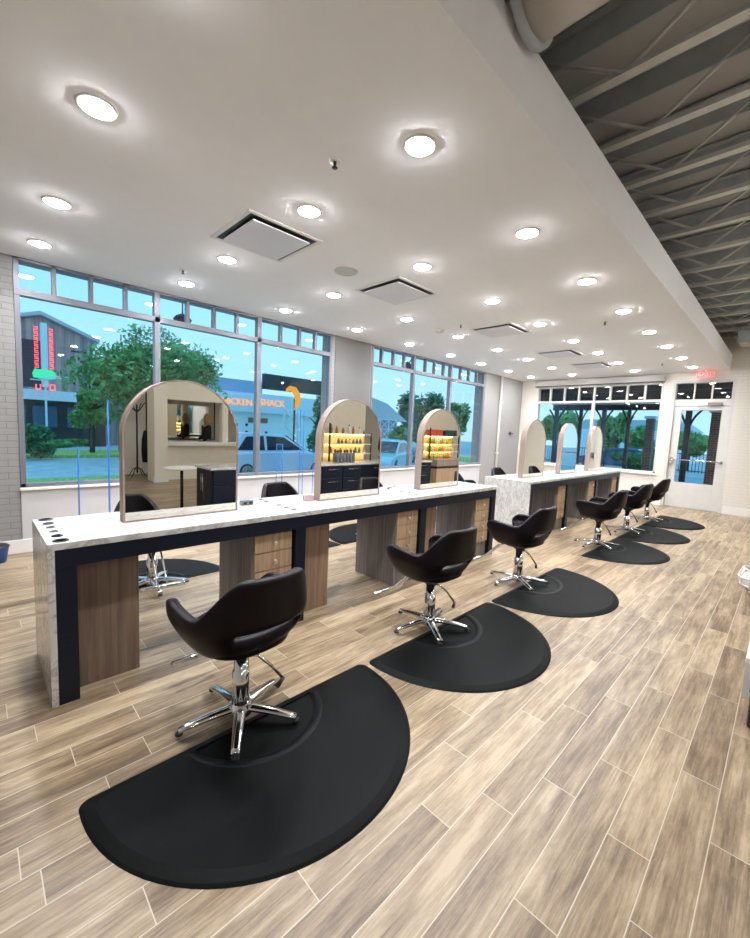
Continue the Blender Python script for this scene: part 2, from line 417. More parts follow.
street_window(2, 5.31, 9.44, 0.72, [6.58, 7.93], [5.59, 5.93, 6.26, 6.97, 7.30, 7.64, 8.34, 8.70, 9.06], 2.79, 'second street window looking onto the lattice building')
# ---- patio window in the far wall
w = thing('window_3', 'wide patio window at the far end of the room', None, (FX, -0.28, 0), kind='structure')
LY = 3.08
f = MB(); f.box(0.0, 0.08, 0, LY, 0.75, 0.80).box(0, 0.08, 0, LY, 2.90, 2.96).box(0, .08, 0, .05, .75, 2.96).box(0, .08, LY - .05, LY, .75, 2.96).box(-0.006, .08, 0, LY, 2.475, 2.535)
f.build('frame', 'winwhite', w, bevel=0.004)
for k in range(1, 8):
    MB().box(0.0, 0.07, k * LY / 8 - 0.022, k * LY / 8 + 0.022, 2.5, 2.94).build('muntin', 'winwhite', w)
MB().box(-0.004, 0.08, LY / 2 - 0.035, LY / 2 + 0.035, 0.78, 2.5).build('mullion', 'winwhite', w)
MB().box(0.03, 0.036, 0.03, LY / 2 - .02, 0.78, 2.49).build('pane', 'glass', w)
MB().box(0.03, 0.036, LY / 2 + .02, LY - .03, 0.78, 2.49).build('pane', 'glass', w)
MB().box(0.03, 0.036, 0.03, LY - .03, 2.52, 2.92).build('transom_pane', 'glass', w)
MB().box(-0.05, 0, -0.02, LY + .02, 0.72, 0.75).build('sill', 'trim', w, bevel=0.004)
rs = thing('roller_shade', 'grey roller shade cassette above the patio window', 'window shade', (FX, -0.30, 2.955))
MB().box(-0.11, -0.002, 0, 3.14, 0.0, 0.145).build('cassette', pm('shade_grey', (0.42, 0.41, 0.39), 0.5, noise=0.02), rs, bevel=0.012)
MB().box(-0.10, -0.02, 0.01, 3.13, -0.012, -0.0005).build('hem_bar', 'black', rs)

# ---- door
dx = FX + 0.09
d1 = thing('door_1', 'cream glazed exit door with a push bar and transom', None, (dx, -1.58, 0), kind='structure')
fr = MB(); fr.box(-0.085, 0.1, 0.0, 0.06, 0, 2.96).box(-0.085, .1, 1.07, 1.13, 0, 2.96).box(-0.085, .1, 0.06, 1.07, 2.90, 2.96).box(-0.03, .1, .06, 1.07, 2.38, 2.53)
fr.build('casing', 'winwhite', d1, bevel=0.004)
MB().box(-.02, .05, 0.39, 0.42, 2.53, 2.90).box(-.02, .05, 0.71, 0.74, 2.53, 2.90).build('muntin', 'winwhite', d1)
MB().box(0.01, .016, 0.06, 1.07, 2.53, 2.90).build('transom_pane', 'glass', d1)
lf = MB(); y0, y1 = 0.13, 1.01
lf.box(-.02, .03, .065, y0 + .07, 0.01, 2.37).box(-.02, .03, y1 - .09, 1.065, .01, 2.37).box(-.02, .03, y0 + .07, y1 - .09, 0.01, 0.60).box(-.02, .03, y0 + .07, y1 - .09, 2.28, 2.37)
leaf = lf.build('door_leaf', 'winwhite', d1, bevel=0.003)
MB().box(0.0, .006, y0 + .065, y1 - .085, .595, 2.285).build('door_pane', 'glass', leaf)
pb = MB().tube([(-0.07, .11, 1.12), (-0.075, .2, 1.13), (-.075, .95, 1.13), (-.07, 1.04, 1.12)], 0.014).box(-.08, -.02, .98, 1.05, 1.03, 1.17).box(-.07, -.02, .08, .12, 1.09, 1.15)
pb.build('push_bar', 'chrome', leaf)
MB().box(-0.09, -0.03, .20, .45, 2.385, 2.45).tube([(-.06, .3, 2.39), (-.12, .5, 2.37), (-.05, .62, 2.36)], .012, 8).build('door_closer', pm('closer_grey', (.25, .24, .23), .4, noise=.02), d1, bevel=.005)
es_ = thing('exit_sign', 'small red lit EXIT sign hung below the ceiling by the door', 'exit sign', (FX - 0.28, -1.06, C))
MB().box(-0.02, 0.02, -0.15, 0.15, -0.16, -0.03).build('housing', pm('exit_case', (.75, .10, .09), .4, emit=(1, .08, .08), es=.9, noise=.02), es_, bevel=.006)
MB().box(-0.015, .015, -.03, .03, -.0305, -0.0005).build('canopy', 'trim', es_)
def text_mesh(txt, size, depth, name, m, parent, loc, rot, label=None):
    cu = bpy.data.curves.new(name, 'FONT'); cu.body = txt; cu.size = size; cu.extrude = depth; cu.align_x = 'CENTER'; cu.align_y = 'CENTER'
    t = bpy.data.objects.new(name, cu); col.objects.link(t)
    dg = bpy.context.evaluated_depsgraph_get(); me = bpy.data.meshes.new_from_object(t.evaluated_get(dg))
    bpy.data.objects.remove(t); bpy.data.curves.remove(cu)
    me.materials.clear(); me.materials.append(MT[m] if isinstance(m, str) else m)
    o = bpy.data.objects.new(name, me); col.objects.link(o); o.parent = parent; o.location = loc; o.rotation_euler = rot
    return o
text_mesh('EXIT', 0.125, 0.002, 'lettering', emit_mat('exit_letters', (1, .38, .38), 1.1), es_, (-0.024, 0, -0.095), (pi / 2, 0, -pi / 2))

# ============================================================ STRIP OF OPEN ROOF: joists and ducts
def joist(x, label):
    j = thing('steel_joist', label, 'roof joist', (x, SY, 0), group='steel joists under the roof deck')
    zb, zt = 3.78, 4.22; ya, yb = 4.6, YB - SY + 0.02
    bc = MB(); bc.box(-0.036, 0.036, yb, 1.2, zb, zb + 0.008).box(-0.01, -0.002, yb, 1.2, zb, zb + 0.05).box(0.002, .01, yb, 1.2, zb, zb + .05)
    bc.build('bottom_chord', 'steelhi', j)
    MB().box(-0.065, 0.065, yb, ya, zt, zt + 0.01).box(-0.008, .008, yb, ya, zt - .17, zt).build('top_chord', 'steel', j)
    wb = MB(); y = 1.1; up = True; st = 0.62
    while y - st > yb:
        a, b = (zb + .02, zt - .02) if up else (zt - .02, zb + .02)
        wb.tube([(0, y, a), (0, y - st, b)], 0.013, 6); y -= st; up = not up
    wb.build('web', 'steelhi', j)
    return j
j0 = joist(0.79, 'grey steel roof joist over the open ceiling strip, nearest to the camera')
jx = [0.79 + 0.653 * k for k in range(1, 17)]
for k, x in enumerate(jx):
    dup(j0, (x, SY, 0), label='grey steel roof joist over the open ceiling strip, %s from the camera' % ORD[k + 1])
# big round duct top left, running across the soffit
dd = thing('round_duct', 'large pale round duct crossing above the near end of the soffit', 'air duct', (1.69, SY, 3.575))
MB().lathe([(0.19, -.02), (0.19, -3.0)], (0, 0, 0), 32, 'y').build('duct_pipe', 'duct', dd)
MB().lathe([(0.191, -0.02), (0.215, -0.02), (0.215, -0.06), (0.191, -0.06)], (0, -.01, 0), 32, 'y').build('duct_collar', 'steel', dd)
MB().box(0.195, 0.225, -0.10, -.07, -0.02, 0.2).build('hanger', 'duct', dd)
fd = thing('duct_box', 'pale rectangular duct box high in the far right corner', 'air duct', (10.6, -1.75, 3.49))
MB().prism([(-0.32, 0.0), (0.3, 0), (0.3, 0.28), (-0.22, 0.28), (-0.32, 0.18)], 0.12, -0.9, 'xz').build('duct_body', 'duct', fd, bevel=.01)
MB().box(-.35, -.322, -.92, .13, -.02, .2).build('flange', 'steel', fd)
bm_ = MB().box(FX - .25, FX - .02, YB + .05, SY - 0.02, 3.80, 3.98)
tag(bm_.build('roof_beam', 'steelhi', bevel=.01), 'pale steel beam along the top of the far brick wall', 'beam')

# ============================================================ CEILING FITTINGS
dl = thing('downlight', 'x', 'ceiling light', (0, 0, C))
MB().lathe([(0.078, -0.001), (0.098, -0.001), (0.096, -0.008), (0.080, -0.010), (0.078, -0.001)], n=28, caps=False).build('trim_ring', 'trim', dl)
MB().lathe([(0.0, -.026), (.03, -.025), (.055, -.019), (.070, -.010), (0.078, -.0015)], n=24).build('lens', 'lamp', dl)
ld = bpy.data.lights.new('downlight_beam', 'AREA'); ld.shape = 'DISK'; ld.size = 0.13; ld.energy = 9.6; ld.color = (.945, .96, 1.0); ld.spread = radians(128)
lo = bpy.data.objects.new('beam', ld); col.objects.link(lo); lo.parent = dl; lo.location = (0, 0, -.03)
rows = [(-0.90, 'row beside the soffit edge'), (0.18, 'row above the front chairs'), (1.57, 'row above the back chairs'), (2.65, 'row along the street windows')]
xs_ = [0.285, 1.635, 2.99, 4.345, 5.67, 6.99, 8.22, 9.5, 10.75]
first = True
for ry, rn in rows:
    for k, x in enumerate(xs_):
        lb = 'lit round recessed downlight, %s%s in the %s' % (ORD[k], '' if k == 0 else ' from the near end', rn)
        if first: dl.location = (x, ry, C); dl['label'] = lb; dl['group'] = 'recessed downlights'; first = False
        else: dup(dl, (x, ry, C), label=lb)
# cassette vents
cv = thing('ceiling_vent', 'x', 'ceiling vent', (0, 0, C))
v = MB(); S = 0.35
v.box(-S, S, -S, -S + .035, -.012, -.0005).box(-S, S, S - .035, S, -.012, -.0005).box(-S, -S + .035, -S + .035, S - .035, -.012, -.0005).box(S - .035, S, -S + .035, S - .035, -.012, -.0005)
v.build('vent_frame', 'trim', cv, bevel=.003)
MB().box(-S + .03, S - .03, -S + .03, S - .03, -.004, -.0005).build('dark_opening', 'black', cv)
MB().box(-.27, .27, -.27, .27, -.03, -.018).box(-.02, .02, -.02, .02, -.018, -.0045).build('vent_panel', pm('vent_panel_grey', (.78, .79, .84), .5, noise=.01), cv, bevel=.003)
for k, (x, y) in enumerate([(1.66, .85), (3.37, .87), (5.68, .80), (7.95, .78), (9.55, .72)]):
    lb = 'square recessed ceiling vent with a hung centre panel, %s to the camera' % ('nearest' if k == 0 else ORD[k] + ' nearest')
    if k == 0: cv.location = (x, y, C); cv['label'] = lb; cv['group'] = 'square ceiling vents'
    else: dup(cv, (x, y, C), label=lb)
sp = thing('ceiling_speaker', 'round grey-green flush speaker grille between the first two vents', 'speaker', (2.587, .866, C))
MB().lathe([(0.0, -.006), (.105, -.006), (.118, -.004), (.12, -.0005)], n=32).build('grille', 'grille', sp)
MB().lathe([(.12, -.0005), (.126, -.0005), (.125, -.006), (.12, -.006)], n=32, caps=False).build('rim', 'trim', sp)
sk = thing('sprinkler_head', 'x', 'sprinkler', (0, 0, C))
MB().lathe([(.016, -.0005), (.038, -.0005), (.036, -.005), (.016, -.006)], n=20, caps=False).build('escutcheon', 'trim', sk)
MB().lathe([(.009, -.0055), (.010, -.025), (.004, -.03), (.004, -.036), (.018, -.038), (.018, -.041), (0, -.041)], n=14).build('deflector', 'black', sk)
for k, (x, y, lb) in enumerate([(1.398, -.424, 'dark sprinkler head in white ceiling beside the near large downlight'), (1.449, 2.238, 'dark sprinkler head in ceiling just in front of near street window'),
                    (6.074, -.567, 'dark sprinkler head in ceiling near the soffit edge'), (5.07, 1.117, 'dark sprinkler head in ceiling between the smoke detector and third vent'), (10.0, -.5, 'dark sprinkler head in ceiling towards the exit door')]):
    if k == 0: sk.location = (x, y, C); sk['label'] = lb; sk['group'] = 'sprinkler heads'
    else: dup(sk, (x, y, C), label=lb)
sd = thing('smoke_detector', 'off-white round smoke detector on the ceiling past the second vent', 'smoke detector', (5.138, 1.555, C))
MB().lathe([(.07, -.0005), (.07, -.018), (.055, -.04), (0, -.045)], n=24).build('body', 'duct', sd)
MB().lathe([(.062, -.029), (.064, -.031), (.058, -.037), (.056, -.035)], n=24, caps=False).build('sensor_ring', 'grille', sd)

# ============================================================ STYLING COUNTERS
HH = 0.87
def counter(x0, L, D, legs, endfar, label):
    t = thing('styling_counter', label, 'salon counter', (x0, 0, 0))
    m = MB().box(0, L, 0, D, HH - 0.035, HH)
    m.build('worktop', 'marble', t, bevel=.002)
    MB().box(0, 0.03, 0, D, 0, HH - 0.0355).build('end_panel', 'marble', t, bevel=.002)
    if endfar: MB().box(L - .03, L, 0, D, 0, HH - .0355).build('end_panel', 'marble', t, bevel=.002)
    L2 = L - (.03 if endfar else 0)
    MB().box(.031, L2, .004, D - .004, HH - .13, HH - .036).build('apron', 'navy', t)
    for lx in legs:
        MB().box(lx, lx + .09, .004, D - .004, 0, HH - .131).build('leg', 'navy', t)
    return t
D1, D2 = 0.686, 0.73
counter(0, 4.45, D1, [.031, 1.475, 2.965, 4.36], False, 'near long marble-topped styling counter with dark frame and waterfall end')
counter(5.395, 4.36, D2, [.031, 1.43, 2.86, 4.27], False, 'far marble-topped styling counter with a marble waterfall end')

def cabinet(w, dp, h=0.735, n=4):
    t = thing('drawer_cabinet', 'x', 'drawer cabinet', (0, 0, 0))
    MB().box(0, w, 0.02, dp, 0.0, h).build('body', 'greywood', t, bevel=.002)
    z = h - .008; hs = [.135, .135, .135, .135, .16][:n]
    for hh in hs:
        dr = MB().box(.006, w - .006, 0, .0195, z - hh + .006, z).build('drawer', 'tanwood', t, bevel=.002)
        MB().lathe([(.006, 0.0), (.006, -.012), (.015, -.016), (.017, -.024), (.010, -.030), (0, -.031)], (w / 2, 0, z - hh / 2), 12, 'y').build('knob', 'brass', dr)
        z -= hh
    return t
c0 = cabinet(.315, .57)
kbase = [(1.148, 'first bay of the near counter, above nearest chair'), (2.64, 'second bay of the near counter'), (4.035, 'third bay of the near counter')]
for k, (x, s) in enumerate(kbase):
    lb = 'tan-drawer cabinet in %s' % s
    if k == 0: c0.location = (x, .03, 0); c0['label'] = lb; c0['group'] = 'front drawer cabinets'
    else: dup(c0, (x, .03, 0), label=lb)
for k, (x, s) in enumerate([(6.505, 'nearest'), (7.935, 'middle'), (9.345, 'farthest')]):
    dup(c0, (x, .03, 0), label='tan drawer cabinet facing front under the far counter, %s of its three' % s)
MT['backwood'] = grain_mat('brown_cabinet_back', (0.115, 0.075, 0.055), (0.235, 0.165, 0.12))
MT['backwood2'] = grain_mat('tan_cabinet_back', (0.19, 0.12, 0.075), (0.33, 0.225, 0.145))
def rear_cab(x, dpt, s, w=.315, bm='backwood'):
    t = thing('drawer_cabinet', s, 'drawer cabinet', (x + w, dpt - .03, 0), pi, 'rear facing drawer cabinets')
    MB().box(0, w, 0.02, .54, 0, .735).build('body', bm, t, bevel=.002)
    z = .727
    for q in range(4):
        dr = MB().box(.006, w - .006, 0, .0195, z - .129, z).build('drawer', 'tanwood', t, bevel=.002)
        MB().lathe([(.005, 0), (.005, -.012), (.012, -.016), (.013, -.024), (0, -.03)], (w / 2, 0, z - .067), 10, 'y').build('knob', 'brass', dr)
        z -= .135
rear_cab(.124, D1, 'brown wood-grain cabinet back beside the waterfall marble end')
rear_cab(1.568, D1, 'tan striped cabinet back beside the second dark leg of the near counter', bm='backwood2')
rear_cab(3.058, D1, 'tan striped cabinet back beside the third dark leg of the near counter', bm='backwood2')
rear_cab(5.52, D2, 'grey-brown cabinet back just inside the far marble end', bm='greywood')
rear_cab(6.92, D2, 'grey-brown cabinet back in the middle bay of the far counter', bm='greywood')
rear_cab(8.35, D2, 'grey-brown cabinet back in the last bay of the far counter', bm='greywood')

# ---- arched mirrors
def arch(w, h, inset=0, n=28):
    r = w / 2
    pts = [(-r + inset, 0 + inset), (r - inset, 0 + inset)]
    for i in range(n + 1):
        a = pi * i / n
        pts.append(((r - inset) * cos(a), h - r + (r - inset) * sin(a)))
    return pts
def mirror(x0, w, h, s):
    t = thing('arched_mirror', s, 'mirror', (x0 + w / 2, .34, HH), group='double-sided arched station mirrors')
    a, b = arch(w, h), arch(w, h, .011)
    n = len(a); y0, y1 = -.04, .04
    vs = [(x, y0, z) for x, z in a] + [(x, y1, z) for x, z in a] + [(x, y0, z) for x, z in b] + [(x, y1, z) for x, z in b]
    fs = []
    for i in range(n):
        j = (i + 1) % n
        fs += [(i, j, n + j, n + i), (2 * n + i, 3 * n + i, 3 * n + j, 2 * n + j), (i, 2 * n + i, 2 * n + j, j), (n + i, n + j, 3 * n + j, 3 * n + i)]
    MB().add(vs, fs).build('mirror_frame', 'mframe', t)
    MB().prism(b, -.036, -.030, 'xz').build('mirror_glass', 'mirror', t)
    MB().prism(b, .030, .036, 'xz').build('mirror_glass', 'mirror', t)
    MB().prism(b, -.0299, .0299, 'xz').build('backing_board', 'mframe', t)
    return t
ml = ['nearest and largest-looking', 'second', 'third', 'first on the far counter', 'middle one on the far counter', 'last on the far counter']
for x, q in zip([.405, 1.905, 3.285, 5.77, 7.20, 8.655], ml):
    mirror(x, .745, .915, 'arched double-sided mirror standing on marble, %s' % q)

# ---- tool holes in the marble
def toolholder(x, y, r, s, m, group):
    t = thing('tool_holder', s, 'tool holder', (x, y, HH), group=group)
    MB().lathe([(r * .62, .0006), (r * .62, .004), (r * .9, .005), (r, .0035), (r, .0006)], n=20, caps=False).build('ring', m, t)
    MB().lathe([(0, .0008), (r * .62, .0008)], n=20).build('opening', 'black', t)
steel2 = pm('ring_steel', (.24, .24, .24), .3, metal=.8, noise=.02)
for (y, r, m, s) in [(.64, .036, 'black', 'large black tool ring at window side of the near counter end'), (.515, .026, 'black', 'small black tool ring beside the large window-side ring, near counter end'),
          (.40, .022, steel2, 'steel tool ring just window-side of the middle, near counter end'), (.285, .022, steel2, 'steel tool ring just chair-side of the middle, near counter end'),
          (.168, .026, 'black', 'small black tool ring beside the large chair-side ring, near counter end'), (.055, .036, 'black', 'large black tool ring at chair side of the near counter end')]:
    toolholder(.062, y, r, s, m, 'tool rings at near counter end')
for gx, gn in [(1.52, 'between first and second mirrors'), (3.01, 'between second and third mirrors')]:
    for k, y in enumerate([.62, .52, .32, .21, .11]):
        toolholder(gx, y, .026 if k else .03, 'grey tool ring %s, %s from the chair side' % (gn, ['fifth', 'fourth', 'third', 'second', 'first'][k]), steel2, 'tool rings ' + gn)
for k, (x, y) in enumerate([(1.31, .47), (2.78, .50)]):
    t = thing('power_outlet_box', 'small steel power outlet block on marble right of the %s mirror' % ['nearest', 'second'][k], 'outlet', (x, y, HH))
    MB().box(-.05, .05, -.025, .025, .0005, .035).build('case', steel2, t, bevel=.004)
    MB().box(-.035, -.01, -.0265, -.0255, .008, .027).box(.01, .035, -.0265, -.0255, .008, .027).build('socket', 'black', t)
t = thing('card_holder', 'small clear pink-tinted card holder at the foot of second mirror', 'card holder', (1.84, .37, HH))
MB().box(-.045, .045, -.02, -.017, .0005, .05).box(-.045, .045, .017, .02, .0005, .05).box(-.045, .045, -.017, .017, .0005, .004).build('holder', pm('pink_acrylic', (.55, .38, .42), .15, noise=.05), t)
MB().box(-.038, .038, -.012, .012, .0045, .042).build('card_stack', 'trim', t)
t = thing('comb', 'slim black comb lying on marble between second and third mirrors', 'comb', (3.16, .60, HH), .35)
MB().box(-.11, .11, -.008, .004, .0005, .006).box(-.11, -.02, .004, .02, .0005, .005).build('spine', 'black', t, bevel=.002)

# ---- acrylic dividers
def divider(x, y0, y1, h, s):
    t = thing('acrylic_divider', s, 'divider screen', (x, y0, 0), group='clear blue-edged divider screens')
    dy = y1 - y0
    MB().box(-.002, .002, .006, dy - .006, .05, h - .006).build('panel', 'acrylic', t)
    MB().box(-.004, .004, 0, .006, .03, h).box(-.004, .004, dy - .006, dy, .03, h).box(-.004, .004, .006, dy - .006, h - .006, h).build('edge', 'acredge', t)
    MB().box(-.12, .12, .03, .07, 0, .029).box(-.12, .12, dy - .07, dy - .03, 0, .029).build('foot', 'grille', t, bevel=.004)
divider(.53, 2.55, 2.60, 1.21, 'low clear divider screen left of the nearest mirror')
divider(.80, 2.55, 2.60, 1.70, 'tall clear divider screen beside the window left of the nearest mirror')
divider(2.18, 2.50, 2.60, 1.28, 'low clear divider screen close to right side of the first mirror')
divider(2.68, 2.15, 2.30, 1.27, 'low clear divider screen in front of the parked silver car')
divider(3.25, 2.50, 2.60, 1.75, 'tall clear divider screen left of the second mirror')
divider(3.50, 2.50, 2.60, 1.17, 'low clear divider screen touching the second mirror in view')

# ============================================================ SALON CHAIRS
def shell_mesh():
    mb = MB(); NU, NV = 40, 12
    P = []
    for iv in range(NV + 1):
        v_ = iv / NV; row = []
        for iu in range(NU + 1):
            u = -1 + 2 * iu / NU
            ph = u * radians(128); s_, c_ = sin(ph), cos(ph)
            au = abs(u)
            # top height: back .84, dips to the arms
            k = min(1, max(0, (au - .28) / .24)); k = k * k * (3 - 2 * k)
            top = .845 * (1 - k) + .655 * k
            if au > .62: top += .018 * sin((au - .62) / .38 * pi)
            if au > .88: top -= .05 * ((au - .88) / .12) ** 2
            g = v_ ** .85
            zb = .43
            z = zb + (top - zb) * g
            zr = (z - zb) / .41
            wr = .52 + .48 * min(1, zr / .42) ** .55 if zr > 0 else .52
            wr = min(wr, 1.0)
            lean = .055 * max(0, zr) * (1 - k)
            ax, ay = .292 * wr, .26 * wr
            e = .80
            px = ax * (abs(s_) ** e) * (1 if s_ >= 0 else -1)
            py = -ay * (abs(c_) ** e) * (1 if c_ >= 0 else -1)
            if c_ < 0: py *= 1.25
            narrow = 1 - .23 * max(0, (zr - .55) / .45) * (1 - k)
            row.append((px * narrow, py - lean + .02, z))
        P.append(row)
    vs = [p for r in P for p in r]; fs = []
    for iv in range(NV):
        for iu in range(NU):
            if iv == 3 and 15 <= iu <= 24: continue
            a = iv * (NU + 1) + iu
            fs.append((a, a + 1, a + NU + 2, a + NU + 1))
    mb.add(vs, fs, True)
    return mb
def cushion_mesh():
    mb = MB(); n = 32; rings = [(.0, .415), (.45, .417), (.80, .425), (.97, .45), (1.0, .475), (.97, .50), (.86, .525), (.5, .54), (0, .543)]
    vs = []; fs = []
    for r, z in rings:
        for i in range(n):
            a = 2 * pi * i / n; e = .75
            x = .225 * r * (abs(cos(a)) ** e) * (1 if cos(a) >= 0 else -1); y = .235 * r * (abs(sin(a)) ** e) * (1 if sin(a) >= 0 else -1)
            vs.append((x, y + .02, z))
    for j in range(len(rings) - 1):
        for i in range(n): fs.append((j * n + i, j * n + (i + 1) % n, (j + 1) * n + (i + 1) % n, (j + 1) * n + i))
    return mb.add(vs, fs, True)
def make_chair():
    t = thing('salon_chair', 'x', 'salon chair', (0, 0, 0))
    shell_mesh().build('shell', 'leather', t, sub=1, solid=.05)
    cushion_mesh().build('seat_cushion', 'leather', t)
    MB().box(-.09, .09, -.09, .09, .392, .4145).lathe([(.055, .365), (.06, .392)], n=20).build('mounting_plate', 'black', t)
    MB().lathe([(.044, .07), (.044, .27), (.036, .275), (.036, .366)], n=28).build('column', 'chrome', t)
    MB().lathe([(.052, .035), (.060, .045), (.060, .075), (.047, .092), (.045, .10)], n=28).build('hub', 'chrome', t)
    for k in range(5):
        a = radians(20 + 72 * k); pts = []; rr = []
        for i in range(9):
            q = i / 8; r = .03 + .262 * q
            pts.append((r * cos(a), r * sin(a), .072 - .030 * q ** 1.6)); rr.append(.031 - .010 * q)
        lg = MB().tube(pts, rr, 12, .62).build('leg', 'chrome', t)
        ex, ey = .288 * cos(a), .288 * sin(a)
        MB().lathe([(.016, .0185), (.019, .021), (.019, .028), (.012, .034)], (ex, ey, 0), 14).build('glide', 'black', lg)
    fo = MB().tube([(-.035, .13, .40), (-.035, .22, .36), (-.035, .36, .22), (-.035, .445, .165)], .0075, 8).tube([(.035, .13, .40), (.035, .22, .36), (.035, .36, .22), (.035, .445, .165)], .0075, 8)
    fo = fo.build('footrest_arm', 'chrome', t)
    MB().tube([(-.165, .455, .16), (.165, .455, .16)], .018, 12).build('footrest_bar', 'chrome', fo)
    lv = MB().tube([(.03, -.02, .345), (.07, -.04, .335), (.12, -.07, .28), (.185, -.10, .19)], .0085, 8).build('lever', 'chrome', t)
    MB().tube([(.185, -.10, .19), (.135, -.125, .175)], .012, 8).build('lever_grip', 'black', lv)
    return t
ch = make_chair()
spots = [(.69, -.70, .05, 'nearest, in front of the first drawers'), (2.235, -.71, -.02, 'second from the camera'), (3.72, -.70, -.03, 'third, at the end of the near counter'),
         (6.05, -.74, -.02, 'first at the far counter'), (7.50, -.74, .0, 'middle one at the far counter'), (8.95, -.72, -.05, 'last at the far counter')]
FZ = .0
for k, (x, y, rz, s) in enumerate(spots):
    lb = 'black leatherette salon chair on a half-round mat, %s' % s
    if k == 0: ch.location = (x, y, FZ); ch.rotation_euler = (0, 0, rz); ch['label'] = lb; ch['group'] = 'front row salon chairs'
    else: dup(ch, (x, y, FZ), rz, lb)
bspots = [(.88, 1.40, pi - .1, 'behind the nearest mirror'), (2.33, 1.42, pi + .1, 'between nearest and second mirrors'), (3.75, 1.40, pi, 'hidden behind the second mirror'),
          (6.05, 1.42, pi + .9, 'turned sideways behind the third mirror'), (7.53, 1.46, pi, 'behind the first mirror of the far counter'), (8.95, 1.44, pi, 'behind the middle mirror of the far counter')]
for x, y, rz, s in bspots:
    dup(ch, (x, y, 0), rz, 'black salon chair on the window side, %s' % s, 'window side salon chairs')

# ---- mats
def mat_outline(inset, n=44, R=.760, cy=-.07, rc=.045):
    r = R - inset; top = 0 - inset
    yc = cy
    pts = []
    # corners where flat edge meets the arc, rounded
    x_e = math.sqrt(r * r - (top - rc - yc) ** 2)
    a0 = math.asin((top - rc - yc) / r)
    for i in range(n + 1):
        a = a0 - (pi + 2 * a0) * i / n
        pts.append((r * cos(a), yc + r * sin(a)))
    xl = pts[-1][0]
    for i in range(1, 6):
        q = i / 6 * pi / 2
        pts.append((xl + rc * (1 - cos(q)) , top - rc + rc * sin(q)))
    pts.append((xl + rc, top))
    pts.append((-xl - rc, top))
    for i in range(1, 6):
        q = pi / 2 - i / 6 * pi / 2
        pts.append((-xl - rc * (1 - cos(q)), top - rc + rc * sin(q)))
    return pts
def make_mat():
    t = thing('floor_mat', 'x', 'floor mat', (0, 0, 0))
    o0 = mat_outline(0); o1 = mat_outline(.012); o2 = mat_outline(.048); N = len(o0)
    bm = bmesh.new()
    L0 = [bm.verts.new((x, y, .0005)) for x, y in o0]
    L1 = [bm.verts.new((x, y, .007)) for x, y in o1]
    L2 = [bm.verts.new((x, y, .018)) for x, y in o2]
    for a, b in ((L0, L1), (L1, L2)):
        for i in range(N):
            j = (i + 1) % N; f_ = bm.faces.new((a[i], a[j], b[j], b[i])); f_.smooth = False
    # notch circle (recess for the chair base)
    rc = .335; cyc = .03; fy = -.048; q0 = math.asin((fy - cyc) / rc)
    arc = []
    for i in range(29):
        a = q0 - (pi + 2 * q0) * i / 28
        arc.append((rc * cos(a), cyc + rc * sin(a)))
    A1 = [bm.verts.new((x, y, .018)) for x, y in arc]
    A2 = [bm.verts.new((x * .955, (y - cyc) * .955 + cyc if i not in (0, 28) else y, .009)) for i, (x, y) in enumerate(arc)]
    # walk L2 from right-flat point round to left-flat point (flat points are neighbours)
    iL = [i for i in range(N) if abs(o0[i][1]) < 1e-6]; iL.sort(key=lambda i: o0[i][0]); il, ir = iL[0], iL[1]
    order = []; i = ir
    while True:
        order.append(L2[i])
        if i == il: break
        i = (i + 1) % N
    loop = order + list(reversed(A1))   # left flat -> arc left -> ... -> arc right -> right flat
    es = []
    for a, b in zip(loop, loop[1:] + loop[:1]):
        e_ = bm.edges.get((a, b)) or bm.edges.new((a, b)); es.append(e_)
    bmesh.ops.triangle_fill(bm, use_beauty=True, edges=es)
    for i in range(28):
        bm.faces.new((A1[i], A1[i + 1], A2[i + 1], A2[i]))
    bm.faces.new(A2)
    # front strip closing the flat edge
    bm.faces.new((L2[il], A1[28], A2[28], A2[0], A1[0], L2[ir]))
    bm.verts.ensure_lookup_table()
    bmesh.ops.remove_doubles(bm, verts=bm.verts, dist=1e-5)
    bmesh.ops.recalc_face_normals(bm, faces=bm.faces)
    me = bpy.data.meshes.new('mat_body'); bm.to_mesh(me); bm.free(); me.materials.append(MT['rubber'])
    o = bpy.data.objects.new('mat_body', me); col.objects.link(o); o.parent = t
    ringp = MB(); vs = []; fs = []
    for i in range(29):
        a = q0 - .03 - (pi + 2 * q0 - .06) * i / 28
        for r_, z in ((rc + .002, .0183), (rc + .006, .021), (rc + .03, .021), (rc + .036, .0183)):
            vs.append((r_ * cos(a), cyc + r_ * sin(a), z))
    for i in range(28):
        for j in range(3): fs.append((i * 4 + j, i * 4 + j + 1, (i + 1) * 4 + j + 1, (i + 1) * 4 + j))
    ringp.add(vs, fs, True).build('recess_rim', 'rubber2', t)
    return t
mt = make_mat()
msp = [(.752, -.728, 0, 'nearest, largest in view'), (2.30, -.745, 0, 'second from the camera'), (3.84, -.755, 0, 'third from the camera'),
       (6.10, -.76, 0, 'first beside the far counter'), (7.62, -.76, 0, 'middle one beside the far counter'), (9.16, -.76, 0, 'last, nearest the exit door')]
for k, (x, y, rz, s) in enumerate(msp):
    lb = 'black half-round rubber floor mat, %s' % s
    if k == 0: mt.location = (x, y, 0); mt['label'] = lb; mt['group'] = 'front row floor mats'
    else: dup(mt, (x, y, 0), rz, lb)
for x, s in [(.84, 'under the near end'), (2.40, 'in the second bay'), (3.93, 'in the third bay'), (6.1, 'near the far counter end'), (7.62, 'behind the far counter middle'), (9.1, 'behind the far counter last bay')]:
    dup(mt, (x, 1.43, 0), pi, 'black half-round floor mat on the window side, %s' % s, 'window side floor mats')

